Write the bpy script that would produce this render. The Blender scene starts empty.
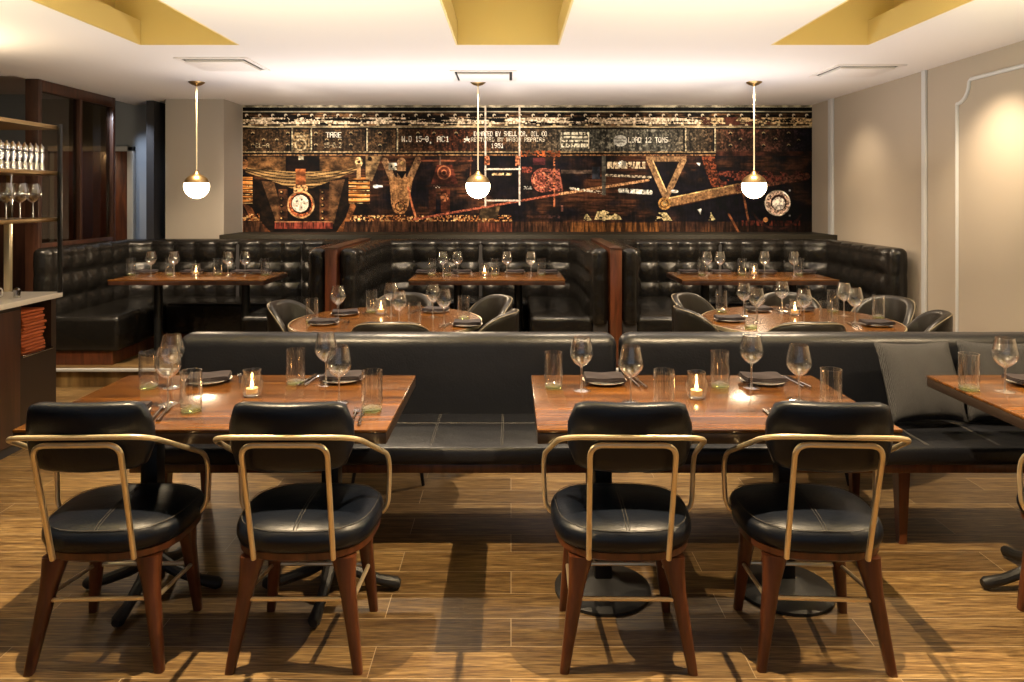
import bpy, bmesh, math, random
import numpy as np
from mathutils import Vector, Matrix
random.seed(7)
PI = math.pi
SC = bpy.context.scene
COL = SC.collection
H = 1.545            # camera height
F = 720.0            # focal length in pixels of the 1024 x 682 frame
CX, HY = 511.0, 197.0
ZC = 2.565           # ceiling height

# ------------------------------------------------------------------ helpers
def lin(c):
    return tuple(((v/255.0)/12.92 if v/255.0 <= .04045 else ((v/255.0+.055)/1.055)**2.4) for v in c)

def at(px, py, z):
    """point on the horizontal plane z seen at px, py"""
    d = F*(H-z)/(py-HY)
    return ((px-CX)*d/F, d, z)

class MB:
    """collects shapes, builds ONE mesh object"""
    def __init__(self):
        self.v = []; self.f = []; self.m = []; self.mi = 0
    def add(self, verts, faces):
        o = len(self.v)
        self.v += [tuple(p) for p in verts]
        self.f += [tuple(i+o for i in fc) for fc in faces]
        self.m += [self.mi]*len(faces)
        return self
    def bm(self, b):
        b.verts.ensure_lookup_table(); b.verts.index_update()
        self.add([v.co[:] for v in b.verts], [[v.index for v in fc.verts] for fc in b.faces])
        b.free(); return self
    def box(self, x0, x1, y0, y1, z0, z1, r=0, seg=2, M=None):
        b = bmesh.new()
        bmesh.ops.create_cube(b, size=1)
        for v in b.verts:
            v.co = Vector(((x0+x1)/2+v.co.x*(x1-x0), (y0+y1)/2+v.co.y*(y1-y0), (z0+z1)/2+v.co.z*(z1-z0)))
        if r > 0:
            r = min(r, .499*min(abs(x1-x0), abs(y1-y0), abs(z1-z0)))
            bmesh.ops.bevel(b, geom=list(b.edges), offset=r, segments=seg, profile=.5, affect='EDGES')
        if M is not None:
            for v in b.verts: v.co = M @ v.co
        return self.bm(b)
    def loft(self, rings, closed=True, cap=True):
        n = len(rings[0]); vs = [p for r in rings for p in r]; fs = []
        for i in range(len(rings)-1):
            for j in range(n if closed else n-1):
                k = (j+1) % n
                fs.append((i*n+j, i*n+k, (i+1)*n+k, (i+1)*n+j))
        if cap:
            fs.append(tuple(reversed(range(n)))); fs.append(tuple((len(rings)-1)*n+j for j in range(n)))
        return self.add(vs, fs)
    def lathe(self, prof, c=(0, 0, 0), n=24, cap=False):
        rings = [[(c[0]+r*math.cos(2*PI*j/n), c[1]+r*math.sin(2*PI*j/n), c[2]+z) for j in range(n)] for r, z in prof]
        return self.loft(rings, True, cap)
    def tube(self, pts, r, n=8, closed=False, rr=None):
        P = [Vector(p) for p in pts]; rings = []; N = len(P)
        up = None
        for i in range(N):
            a = P[i-1] if (i > 0 or closed) else P[i]
            b = P[(i+1) % N] if (i < N-1 or closed) else P[i]
            t = (b-a)
            t = t.normalized() if t.length > 1e-9 else Vector((0, 0, 1))
            if up is None:
                up = Vector((0, 0, 1)) if abs(t.z) < .9 else Vector((0, 1, 0))
            s = t.cross(up)
            if s.length < 1e-6: s = t.cross(Vector((1, 0, 0)))
            s.normalize(); up = s.cross(t).normalized()
            q = rr[i] if rr else r
            rings.append([tuple(P[i]+s*q*math.cos(2*PI*j/n)+up*q*math.sin(2*PI*j/n)) for j in range(n)])
        if closed:
            rings.append(rings[0]); return self.loft(rings, True, False)
        return self.loft(rings, True, True)
    def build(self, name, mat, parent=None, smooth=True, ang=35):
        me = bpy.data.meshes.new(name)
        me.from_pydata(self.v, [], self.f); me.update()
        b = bmesh.new(); b.from_mesh(me)
        bmesh.ops.recalc_face_normals(b, faces=b.faces); b.to_mesh(me); b.free()
        mats = mat if isinstance(mat, (list, tuple)) else [mat]
        for m in mats: me.materials.append(m)
        if len(mats) > 1: me.polygons.foreach_set('material_index', self.m)
        if smooth:
            me.polygons.foreach_set('use_smooth', [True]*len(me.polygons))
            me.set_sharp_from_angle(angle=math.radians(ang))
        o = bpy.data.objects.new(name, me); COL.objects.link(o)
        if parent is not None: o.parent = parent
        return o

def fillet(pts, rad, seg=6):
    P = [Vector(p) for p in pts]; out = [P[0]]
    for i in range(1, len(P)-1):
        a, b, c = P[i-1], P[i], P[i+1]
        u = (a-b); w = (c-b); r = min(rad, u.length*.49, w.length*.49)
        p0 = b+u.normalized()*r; p1 = b+w.normalized()*r
        for k in range(seg+1):
            t = k/seg
            out.append(p0*(1-t)**2+b*2*t*(1-t)+p1*t*t)
    out.append(P[-1]); return out

def tag(o, label, cat, group=None):
    o['label'] = label; o['category'] = cat
    if group: o['group'] = group
    return o
def thing(name, label, cat, loc=(0, 0, 0), rz=0, group=None):
    o = bpy.data.objects.new(name, None); COL.objects.link(o)
    o.location = loc; o.rotation_euler = (0, 0, rz); o.empty_display_size = .1
    return tag(o, label, cat, group)
def struct(o):
    o['kind'] = 'structure'; return o
def copy_tree(o, parent=None):
    kids = list(o.children)
    c = o.copy(); COL.objects.link(c); c.parent = parent
    for k in kids: copy_tree(k, c)
    return c
USED = set()
def place(proto, loc, rz, label, group=None, scale=1):
    if proto.name in USED:
        o = copy_tree(proto)
    else:
        USED.add(proto.name); o = proto
    o.location = loc; o.rotation_euler = (0, 0, rz)
    if scale != 1: o.scale = (1, 1, scale)
    else: o.scale = (1, 1, 1)
    o['label'] = label
    if group: o['group'] = group
    return o

# ------------------------------------------------------------------ materials
def mat(name, base, rough=.5, metal=0, coat=0, spec=.5, emit=None, es=0, build=None, sheen=0):
    m = bpy.data.materials.new(name); m.use_nodes = True
    nt = m.node_tree; p = nt.nodes['Principled BSDF']
    p.inputs['Base Color'].default_value = (*base, 1)
    p.inputs['Roughness'].default_value = rough
    p.inputs['Metallic'].default_value = metal
    p.inputs['Coat Weight'].default_value = coat
    p.inputs['Coat Roughness'].default_value = .12
    p.inputs['Specular IOR Level'].default_value = spec
    p.inputs['Sheen Weight'].default_value = sheen
    if emit:
        p.inputs['Emission Color'].default_value = (*emit, 1); p.inputs['Emission Strength'].default_value = es
    if build: build(nt, p)
    return m
def N(nt, t, **k):
    n = nt.nodes.new(t)
    for a, b in k.items():
        if a in n.inputs: n.inputs[a].default_value = b
        else: setattr(n, a, b)
    return n
def coords(nt, scale=(1, 1, 1), kind='Object'):
    tc = N(nt, 'ShaderNodeTexCoord'); mp = N(nt, 'ShaderNodeMapping'); mp.inputs['Scale'].default_value = scale
    nt.links.new(tc.outputs[kind], mp.inputs['Vector']); return mp.outputs['Vector']
def ramp(nt, src, stops):
    r = N(nt, 'ShaderNodeValToRGB'); e = r.color_ramp.elements
    e[0].position, e[0].color = stops[0][0], (*stops[0][1], 1)
    e[1].position, e[1].color = stops[-1][0], (*stops[-1][1], 1)
    for p, c in stops[1:-1]:
        q = e.new(p); q.color = (*c, 1)
    nt.links.new(src, r.inputs['Fac']); return r.outputs['Color']
def bump(nt, p, src, dist, strength=1.0):
    b = N(nt, 'ShaderNodeBump'); b.inputs['Distance'].default_value = dist; b.inputs['Strength'].default_value = strength
    nt.links.new(src, b.inputs['Height']); nt.links.new(b.outputs['Normal'], p.inputs['Normal'])
def grain(dark, light, sc=(3, 60, 60), det=4, rough_var=None):
    def f(nt, p):
        v = coords(nt, sc)
        n = N(nt, 'ShaderNodeTexNoise'); n.inputs['Scale'].default_value = 1; n.inputs['Detail'].default_value = det
        n.inputs['Distortion'].default_value = .6
        nt.links.new(v, n.inputs['Vector'])
        nt.links.new(ramp(nt, n.outputs['Fac'], [(.3, dark), (.7, light)]), p.inputs['Base Color'])
    return f
def leather_nodes(sc=90, d=.0015, wr=.006):
    def f(nt, p):
        v = coords(nt)
        n = N(nt, 'ShaderNodeTexNoise'); n.inputs['Scale'].default_value = sc; n.inputs['Detail'].default_value = 3
        w = N(nt, 'ShaderNodeTexNoise'); w.inputs['Scale'].default_value = 9; w.inputs['Detail'].default_value = 2
        nt.links.new(v, n.inputs['Vector']); nt.links.new(v, w.inputs['Vector'])
        a = N(nt, 'ShaderNodeMath', operation='MULTIPLY'); a.inputs[1].default_value = wr/d
        nt.links.new(w.outputs['Fac'], a.inputs[0])
        s = N(nt, 'ShaderNodeMath', operation='ADD'); nt.links.new(a.outputs[0], s.inputs[0]); nt.links.new(n.outputs['Fac'], s.inputs[1])
        bump(nt, p, s.outputs[0], d)
    return f
def leather(name, base, rough, sc=90, d=.0012, wr=.004): return mat(name, base, rough, build=leather_nodes(sc, d, wr), spec=.4)

M = {}
M['leather'] = leather('black_leather', (.008, .0088, .012), .36)
M['tufted'] = leather('tufted_black_leather', (.010, .009, .008), .25, 70, .0012, .009)
M['chair_leather'] = leather('navy_black_leather', (.003, .0055, .012), .36, 120, .0007, .003)
M['tub_leather'] = leather('charcoal_leather', (.012, .010, .008), .36)
M['rim_highlight'] = mat('pale_rim_highlight', (.2, .165, .11), .5)
M['stitch'] = mat('stitching_thread', (.07, .065, .06), .7)
M['walnut'] = mat('walnut', (.2, .07, .03), .33, coat=.3, build=grain((.045, .012, .005), (.16, .047, .017), (25, 25, 3)))
M['walnut_dark'] = mat('dark_walnut', (.1, .04, .02), .4, coat=.2, build=grain((.025, .009, .005), (.075, .028, .014), (20, 20, 2)))
M['top'] = mat('table_top_wood', (.3, .12, .04), .24, coat=.3, build=grain((.028, .009, .002), (.20, .076, .013), (2.2, 32, 8), 5))
M['darktop'] = mat('table_edge', (.03, .018, .012), .4)
M['brass'] = mat('brushed_brass', (.92, .78, .52), .3, metal=.75)
M['brassd'] = mat('aged_brass', (.45, .30, .13), .35, metal=1)
M['black'] = mat('black_metal', (.012, .012, .013), .42, metal=.3)
M['iron'] = mat('cast_iron', (.02, .02, .021), .5, metal=.2, build=lambda nt, p: None)
M['chrome'] = mat('polished_steel', (.55, .54, .53), .14, metal=1)
M['white'] = mat('white_china', (.8, .77, .72), .2, coat=.4)
M['napkin'] = mat('dark_napkin', (.022, .015, .018), .8)
M['napkin_orange'] = mat('orange_napkin', (.40, .085, .018), .8)
M['marble'] = mat('pale_stone', (.8, .74, .66), .25)
M['wall'] = mat('taupe_paint', (.39, .335, .275), .6)
M['wall_grey'] = mat('taupe_grey_paint', (.36, .32, .275), .6)
M['wall_blue'] = mat('blue_grey_paint', (.30, .33, .37), .6)
M['wall_dark'] = mat('dark_paint', (.03, .028, .03), .7)
M['trimpaint'] = mat('pale_trim', (.52, .53, .55), .4)
M['ceil'] = mat('ceiling_paint', (.84, .80, .775), .8)
M['ceil2'] = mat('ceiling_paint_cool', (.42, .42, .47), .7)
M['gold'] = mat('gold_paint', (.78, .62, .26), .45, metal=.35)
M['ledge'] = mat('dark_olive_ledge', (.022, .019, .013), .6, spec=.2)
M['vent'] = mat('vent_white', (.8, .75, .71), .5)
M['gap'] = mat('gap_shade_tone', (.02, .02, .015), .8)
M['wax'] = mat('candle_wax', (.75, .5, .25), .5, emit=(1, .5, .15), es=.35)
M['flame'] = mat('flame', (1, .7, .3), .5, emit=(1, .62, .25), es=45)
M['globe'] = mat('opal_glass_lit', (1, .9, .75), .3, emit=(1, .80, .52), es=9)

def glass(name, tint, base=.07, gain=1.0, rough=.012, power=2.2, haze=.12):
    m = bpy.data.materials.new(name); m.use_nodes = True; nt = m.node_tree; nt.nodes.clear()
    out = N(nt, 'ShaderNodeOutputMaterial'); mx = N(nt, 'ShaderNodeMixShader')
    tr = N(nt, 'ShaderNodeBsdfTransparent'); tr.inputs['Color'].default_value = (*tint, 1)
    gl = N(nt, 'ShaderNodeBsdfGlossy'); gl.inputs['Roughness'].default_value = rough; gl.inputs['Color'].default_value = (1, 1, 1, 1)
    lw = N(nt, 'ShaderNodeLayerWeight'); lw.inputs['Blend'].default_value = .5
    pw = N(nt, 'ShaderNodeMath', operation='POWER'); pw.inputs[1].default_value = power
    mu = N(nt, 'ShaderNodeMath', operation='MULTIPLY_ADD'); mu.inputs[1].default_value = gain; mu.inputs[2].default_value = base
    mu.use_clamp = True
    nt.links.new(lw.outputs['Facing'], pw.inputs[0]); nt.links.new(pw.outputs[0], mu.inputs[0])
    g2 = N(nt, 'ShaderNodeBsdfGlossy'); g2.inputs['Roughness'].default_value = .28; g2.inputs['Color'].default_value = (1, 1, 1, 1)
    m2 = N(nt, 'ShaderNodeMixShader'); m2.inputs['Fac'].default_value = haze
    nt.links.new(gl.outputs[0], m2.inputs[1]); nt.links.new(g2.outputs[0], m2.inputs[2])
    nt.links.new(mu.outputs[0], mx.inputs['Fac']); nt.links.new(tr.outputs[0], mx.inputs[1]); nt.links.new(m2.outputs[0], mx.inputs[2])
    nt.links.new(mx.outputs[0], out.inputs['Surface'])
    return m
M['glass'] = glass('clear_glass', (.985, .985, .98))
M['glass_stem'] = glass('stem_glass', (.97, .97, .96), .42, .9, .05, 2, .5)
M['glass_tint'] = glass('greenish_glass', (.84, .93, .66), .10, .8)
M['smoked'] = glass('smoked_glass', (.5, .42, .32), .05, .4, .03, 3, 0)

def floor_nodes(nt, p):
    v = coords(nt, (1, 1, 1))
    # staggered planks
    br = N(nt, 'ShaderNodeTexBrick'); br.offset = .37; br.offset_frequency = 2; br.squash = 1
    br.inputs['Scale'].default_value = 1; br.inputs['Brick Width'].default_value = 1.25; br.inputs['Row Height'].default_value = .165
    br.inputs['Mortar Size'].default_value = .0016; br.inputs['Mortar Smooth'].default_value = .2; br.inputs['Bias'].default_value = 0
    br.inputs['Color1'].default_value = (0, 0, 0, 1); br.inputs['Color2'].default_value = (1, 1, 1, 1)
    br.inputs['Mortar'].default_value = (.5, .5, .5, 1)
    nt.links.new(v, br.inputs['Vector'])
    g = N(nt, 'ShaderNodeTexNoise'); g.inputs['Scale'].default_value = 1; g.inputs['Detail'].default_value = 6; g.inputs['Distortion'].default_value = 1.2
    gm = N(nt, 'ShaderNodeMapping'); gm.inputs['Scale'].default_value = (3.5, 52, 1)
    off = N(nt, 'ShaderNodeVectorMath', operation='MULTIPLY_ADD'); off.inputs[1].default_value = (7, 3, 9)
    nt.links.new(br.outputs['Color'], off.inputs[0]); nt.links.new(v, off.inputs[2])
    nt.links.new(off.outputs[0], gm.inputs['Vector']); nt.links.new(gm.outputs[0], g.inputs['Vector'])
    base = ramp(nt, g.outputs['Fac'], [(.25, (.075, .037, .014)), (.48, (.20, .122, .048)), (.75, (.38, .26, .115))])
    fine = N(nt, 'ShaderNodeTexNoise'); fine.inputs['Scale'].default_value = 1; fine.inputs['Detail'].default_value = 3
    fm = N(nt, 'ShaderNodeMapping'); fm.inputs['Scale'].default_value = (12, 220, 1)
    nt.links.new(v, fm.inputs['Vector']); nt.links.new(fm.outputs[0], fine.inputs['Vector'])
    fr = ramp(nt, fine.outputs['Fac'], [(.35, (.5, .48, .46)), (.62, (1.2, 1.2, 1.2))])
    m1 = N(nt, 'ShaderNodeMix', data_type='RGBA', blend_type='MULTIPLY'); m1.inputs['Factor'].default_value = 1
    nt.links.new(base, m1.inputs[6]); nt.links.new(fr, m1.inputs[7])
    tone = ramp(nt, br.outputs['Color'], [(0, (.58, .55, .52)), (1, (1.25, 1.24, 1.18))])
    m2 = N(nt, 'ShaderNodeMix', data_type='RGBA', blend_type='MULTIPLY'); m2.inputs['Factor'].default_value = 1
    nt.links.new(m1.outputs[2], m2.inputs[6]); nt.links.new(tone, m2.inputs[7])
    m3 = N(nt, 'ShaderNodeMix', data_type='RGBA'); m3.inputs[7].default_value = (.42, .32, .2, 1)
    nt.links.new(br.outputs['Fac'], m3.inputs['Factor']); nt.links.new(m2.outputs[2], m3.inputs[6])
    nt.links.new(m3.outputs[2], p.inputs['Base Color'])
    bump(nt, p, fine.outputs['Fac'], .0012)
M['floor'] = mat('oak_look_planks', (.3, .2, .1), .38, build=floor_nodes)

def cloth_nodes(nt, p):
    v = coords(nt, (1, 1, 1))
    w = N(nt, 'ShaderNodeTexWave'); w.inputs['Scale'].default_value = 80; w.inputs['Distortion'].default_value = 5; w.inputs['Detail'].default_value = 2
    nt.links.new(v, w.inputs['Vector'])
    nt.links.new(ramp(nt, w.outputs['Fac'], [(0, (.022, .022, .025)), (1, (.095, .095, .1))]), p.inputs['Base Color'])
    bump(nt, p, w.outputs['Fac'], .002)
M['pillow'] = mat('grey_woven_cloth', (.2, .2, .2), .95, build=cloth_nodes, spec=.1)

# ------------------------------------------------------------------ room shell
def plane_box(name, x0, x1, y0, y1, z0, z1, m, r=0):
    return struct(MB().box(x0, x1, y0, y1, z0, z1, r).build(name, m, smooth=False))
plane_box('floor', -7, 3.5, -3.2, 8.3, -.1, 0, M['floor'])
plane_box('wall_right', 3.34, 3.5, -3.2, 8.3, 0, ZC+.9, M['wall'])
plane_box('wall_left', -7.1, -7, -3.2, 8.3, 0, ZC+.9, M['wall_dark'])
# back wall, in two paints: behind the mural and in the bay to the left of the pier
plane_box('wall_back', -3.0, 3.34, 8.0, 8.15, 0, ZC+.1, M['wall'])
wb = plane_box('wall_back_bay', -7, -3.0, 8.0, 8.15, 0, ZC+.3, M['wall_blue'])
wp = plane_box('wall_pier', -3.6, -2.99, 7.5, 8.0, 0, ZC, M['wall_grey'])
plane_box('wall_dark_strip', -3.86, -3.78, 7.62, 8.0, 0, ZC, M['wall_dark'])  # thin dark strip left of the pier
# ceiling with three long gilded coffers
coff = [(-2.49, -1.82), (-.37, .325), (1.74, 2.40)]
CY0, CY1 = 1.2, 4.83
cb = MB()
xs = [-4.18] + [v for c in coff for v in c] + [3.5]
cb.box(-7, 3.5, CY1, 6.07, ZC, ZC+.12); cb.box(-7, 3.5, -3.2, CY0, ZC, ZC+.12)
cb.box(-4.18, 3.5, 6.07, 8.3, ZC, ZC+.12)
cb.box(-7, -4.18, 6.07, 8.3, ZC+.12, ZC+.2)
cb.box(-7, coff[0][0], CY0, CY1, ZC, ZC+.12)
for i in range(1, 3): cb.box(coff[i-1][1], coff[i][0], CY0, CY1, ZC, ZC+.12)
cb.box(coff[2][1], 3.5, CY0, CY1, ZC, ZC+.12)
ceiling = struct(cb.build('ceiling', M['ceil'], smooth=False))
for (a, b) in coff:
    g = MB()
    t = .012; e = .16; zt = 3.02
    g.box(a, a+t, CY0, CY1, ZC-.001, ZC+.15)           # lips of the two long sides
    g.box(b-t, b, CY0, CY1, ZC-.001, ZC+.15)
    g.box(a-e, a+t, CY0, CY1, ZC+.15, ZC+.16); g.box(b-t, b+e, CY0, CY1, ZC+.15, ZC+.16)
    g.box(a-e, b+e, CY1-t, CY1, ZC+.16, zt); g.box(a, b, CY1-t, CY1, ZC-.001, ZC+.16)
    g.box(a-e, b+e, CY0, CY0+t, ZC-.001, zt)
    g.box(a-e-t, a-e, CY0, CY1, ZC+.15, zt); g.box(b+e, b+e+t, CY0, CY1, ZC+.15, zt)
    g.box(a-e, b+e, CY0, CY1, zt, zt+t)
    struct(g.build('coffer_lining', M['gold'], ceiling, smooth=False))
# ledge behind the booths
led = MB(); led.box(-2.985, 3.339, 7.36, 7.999, 0, 1.157, .006); led.box(-4.3, -2.99, 7.36, 7.499, 0, 1.06, .004)
struct(led.build('trim_1', M['ledge']))
# trims on the right wall
def vtrim(n, y, w=.07, x=3.34, z0=0, z1=ZC, m='trimpaint'):
    return struct(MB().box(x-.022, x, y-w/2, y+w/2, z0, z1, .005).build(n, M[m]))
vtrim('trim_2', 7.49, .11); vtrim('trim_3', 5.80, .055)
pm = MB()
pts = [(3.335, 5.38, .3), (3.335, 5.38, 2.24)]
for k in range(7):
    a = k/6*PI/2
    pts.append((3.335, 5.38-.14*(math.sin(a)), 2.24+.14*(1-math.cos(a))))
pts += [(3.335, 5.22, 2.40), (3.335, 1.5, 2.40), (3.335, 1.5, .3)]
pm.tube(pts, .014, 8, closed=True)
struct(pm.build('trim_4', M['trimpaint']))
struct(MB().box(3.318, 3.34, -3, 8, 0, .14, .004).build('baseboard_right', M['trimpaint']))
# door and panelling in the back left bay
d1 = MB(); d1.box(-5.05, -4.235, 7.955, 7.999, 0, 2.05, .004)
d1 = struct(d1.build('door_1', M['walnut']))
MB().box(-4.235, -4.17, 7.94, 7.999, 0, 2.105, .004).box(-5.11, -4.17, 7.94, 7.999, 2.05, 2.105, .004).build('door_frame', M['trimpaint'], d1)
struct(MB().box(-6.9, -5.12, 7.96, 7.999, 0, 2.07, .003).build('trim_5', M['walnut_dark']))
# platform that lifts the booths, with its nosing
pf = MB(); pf.box(-6.0, 3.339, 5.86, 7.36, 0, .15)
pf = struct(pf.build('floor_platform', M['floor'], smooth=False))
struct(MB().box(-6.0, 3.339, 5.83, 5.862, .128, .153, .006).build('platform_nosing', M['trimpaint'], pf))

# ------------------------------------------------------------------ the mural
def mural():
    S = 3
    X0, X1, Y0, Y1 = 243, 812, 107, 233
    W, Hh = (X1-X0)*S, (Y1-Y0)*S
    rng = np.random.RandomState(3)
    def noise(cx, cy, oct_=4, seed=0):
        r = np.random.RandomState(seed); out = np.zeros((Hh, W)); amp = 1; tot = 0
        for o in range(oct_):
            nx, ny = max(2, int(W/(cx*1.5))+2), max(2, int(Hh/(cy*1.5))+2)
            g = r.rand(ny+1, nx+1)
            yy = np.linspace(0, ny-1.001, Hh); xx = np.linspace(0, nx-1.001, W)
            iy = yy.astype(int); ix = xx.astype(int); fy = (yy-iy)[:, None]; fx = (xx-ix)[None, :]
            fy = fy*fy*(3-2*fy); fx = fx*fx*(3-2*fx)
            v = (g[iy][:, ix]*(1-fx)+g[iy][:, ix+1]*fx)*(1-fy)+(g[iy+1][:, ix]*(1-fx)+g[iy+1][:, ix+1]*fx)*fy
            out += v*amp; tot += amp; amp *= .6; cx = max(1.2, cx/2); cy = max(1.2, cy/2)
        return out/tot
    big = noise(60, 40, 5, 1); med = noise(14, 10, 4, 2); fin = noise(3, 3, 2, 4); streak = noise(40, 3, 3, 5); vst = noise(3, 30, 3, 6)
    yy, xx = np.mgrid[0:Hh, 0:W]; px = xx/S+X0; py = yy/S+Y0
    img = np.zeros((Hh, W, 3))
    def c(*v): return np.array(v, float)
    def mix(a, b, t): return a+(b-a)*t[..., None]
    def put(mask, colr, tex=None, lo=.5, hi=1.35):
        if tex is None: tex = med
        sh = lo+(hi-lo)*np.clip((tex-.3)/.4, 0, 1)
        v = colr*sh[..., None] if colr.ndim > 1 else colr[None, None, :]*sh[..., None]
        mk = np.clip(mask, 0, 1)[..., None].astype(float)
        img[:] = img*(1-mk)+v*mk
    def rect(a, b, e, f): return (px >= a) & (px < e) & (py >= b) & (py < f)
    def poly(P):
        m = np.zeros((Hh, W), bool); n = len(P)
        for i in range(n):
            xa, ya = P[i]; xb, yb = P[(i+1) % n]
            if ya == yb: continue
            cnd = ((py >= min(ya, yb)) & (py < max(ya, yb)))
            m ^= cnd & (px < (py-ya)*(xb-xa)/(yb-ya)+xa)
        return m
    def line(a, b, e, f, w):
        dx, dy = e-a, f-b; L = dx*dx+dy*dy
        t = np.clip(((px-a)*dx+(py-b)*dy)/L, 0, 1)
        return np.hypot(px-a-t*dx, py-b-t*dy) < w/2
    def disc(a, b, r, r2=None): return ((px-a)**2+((py-b)*(1 if r2 is None else r/r2))**2) < r*r
    def ring(a, b, r, w): 
        q = np.hypot(px-a, py-b); return (q < r) & (q > r-w)
    RUST, GOLD, CREAM, DK, RED = c(120, 62, 24), c(178, 122, 52), c(232, 214, 176), c(16, 11, 10), c(150, 52, 30)
    lft = np.clip((520-px)/200, 0, 1)
    # ground
    put(np.ones((Hh, W)), mix(c(17, 13, 19), c(66, 38, 20), np.clip(big*2.2-.85+lft*.3, 0, 1)), .6*med+.4*vst, .5, 1.5)
    put(np.clip((big-.52)*4, 0, .5)*(py > 157), c(92, 50, 26), streak, .4, 1.5)
    # top rails
    put(rect(243, 107, 812, 109.2), CREAM, med, .45, 1.0)
    put(rect(243, 109.2, 812, 112.7), c(6, 5, 6))
    put(rect(243, 112.7, 812, 114), CREAM, streak, .6, 1.0)
    put(rect(243, 114, 812, 127.3), mix(c(14, 11, 10), c(120, 80, 44), np.clip(streak*1.8-.5, 0, 1)), med, .3, 1.5)
    band = (py > 119) & (py < 125.5)
    put(band & (streak+.3*fin > .62), mix(c(200, 160, 110), c(226, 210, 180), fin), fin, .7, 1.1)
    put(band & (streak < .42), c(12, 9, 8))
    put(band & (px > 700) & (streak+.3*fin > .55), c(200, 164, 110), fin, .6, 1.1)
    put(rect(700, 119, 770, 127) & (med > .5), c(76, 40, 28))
    for k in range(44): 
        x = 247+13*k
        put(disc(x, 117, 1.6), c(225, 205, 170), None, .9, 1); put(disc(x+.5, 117.9, 1.1), c(25, 16, 10), None, 1, 1)
    for k in range(36): put(disc(250+16*k, 126.8, 1.5), c(225, 195, 140), None, .8, 1)
    put(rect(243, 127.2, 812, 129.2), mix(c(190, 150, 90), c(232, 214, 170), fin), streak, .5, 1.05)
    put(rect(243, 129.2, 812, 131), DK)
    # long plate
    gr = np.clip((px-525)/60, 0, 1)*np.clip((720-px)/60, 0, 1)
    plate = mix(c(62, 44, 26), c(78, 74, 62), gr)
    plate = mix(plate, c(74, 42, 30), np.clip((px-705)/30, 0, 1)*np.clip(med*1.4, 0, 1))
    plate = mix(plate, c(22, 18, 30), np.clip((px-775)/30, 0, 1))
    plate = mix(plate, c(70, 34, 18), np.clip(1-abs(px-455)/60, 0, 1))
    put(rect(243, 131, 812, 153), plate, .35*med+.25*fin+.4*vst, .4, 1.5)
    put(rect(243, 131, 812, 153)*np.clip((fin*.6+med*.4-.55)*5, 0, .8), plate*1.7, fin, .7, 1.1)
    for x in (292, 311, 366.5, 397, 684.5, 714):
        put(rect(x, 130, x+1.3, 154), c(196, 176, 132), fin, .5, 1.1); put(rect(x-1.5, 130, x, 154), DK)
    put(rect(293, 134, 310, 152), c(118, 92, 58), fin, .5, 1.3)
    put(ring(301, 146, 6, 1.4) | rect(297, 137, 306, 138.5), c(190, 165, 120), fin, .7, 1.1)
    for (x, y) in [(253, 135), (253, 146.5), (288, 135), (288, 146.5), (264, 141.5), (277, 141.5), (316, 135), (316, 146.5), (351, 135), (351, 146.5),
                   (327, 141.5), (340, 141.5), (380, 135), (380, 147), (418, 135), (456, 135), (434, 135), (730, 135), (730, 147), (763, 135), (763, 147),
                   (775, 141), (788, 135), (788, 147), (740, 141), (798, 142)]:
        put(disc(x, y, 1.8), c(12, 9, 8), None, 1, 1); put(ring(x, y, 1.8, .8) & (py < y), c(190, 160, 110), None, .8, 1)
    put(rect(243, 152.6, 812, 154), mix(c(120, 88, 50), c(205, 175, 125), streak), fin, .6, 1.1)
    put(rect(243, 154, 812, 155.4), DK)
    put(rect(243, 155.4, 812, 157), mix(c(120, 60, 25), c(190, 150, 95), streak), fin, .5, 1.1)
    put(rect(520, 152, 560, 158) & (fin > .5), c(180, 80, 30))
    put((px > 715) & rect(243, 152.6, 812, 157), c(70, 36, 24))
    # lettering of the plate
    FN = {'A': '01110100011000111111100011000110001', 'B': '11110100011000111110100011000111110', 'C': '01110100011000010000100001000101110',
          'D': '11110100011000110001100011000111110', 'E': '11111100001000011110100001000011111', 'H': '10001100011000111111100011000110001',
          'I': '01110001000010000100001000010001110', 'L': '10000100001000010000100001000011111', 'M': '10001110111010110101100011000110001',
          'N': '10001110011010110011100011000110001', 'O': '01110100011000110001100011000101110', 'R': '11110100011000111110101001001010001',
          'S': '01111100001000001110000010000111110', 'T': '11111001000010000100001000010000100', 'W': '10001100011000110101101011101110001',
          'Y': '10001100010101000100001000010000100', '0': '01110100011001110101110011000101110', '1': '00100011000010000100001000010001110',
          '2': '01110100010000100010001000100011111', '5': '11111100001111000001000011000101110', '9': '01110100011000101111000010001001100',
          '-': '00000000000000011111000000000000000', '.': '00000000000000000000000000110001100', ' ': '0'*35,
          'P': '11110100011000111110100001000010000', 'U': '10001100011000110001100011000101110', 'G': '01110100011000010111100011000101111', 'K': '10001100101010011000101001001010001',
          '*': '00100001001111101110010101000100000'}
    def text(s, x, y, w, h, col, wear=.12):
        n = len(s); cw = w/n
        for i, ch in enumerate(s):
            b = FN[ch]
            m = rect(x+i*cw, y, x+(i+1)*cw, y+h)
            u = np.clip(((px-x-i*cw)/cw*5.9).astype(int), 0, 5); v = np.clip(((py-y)/h*7).astype(int), 0, 6)
            tab = np.array([int(q) for q in b]).reshape(7, 5); tab = np.hstack([tab, np.zeros((7, 1), int)])
            put(m & (tab[v, u] > 0) & (fin > wear-.05), col, fin, .85, 1.05)
    LT = c(238, 228, 205)
    text('TARE', 326, 133.5, 16, 5.5, LT); text('15-0.2', 324, 144, 18, 5, c(170, 150, 115), .3)
    text('W.D 15-0', 402, 137.5, 27, 5.6, LT); text('AC1', 437, 137.5, 13, 5.8, LT)
    text('.', 429, 139, 4, 6, LT); text('*', 464, 138, 7, 6.5, LT, .1)
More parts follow.
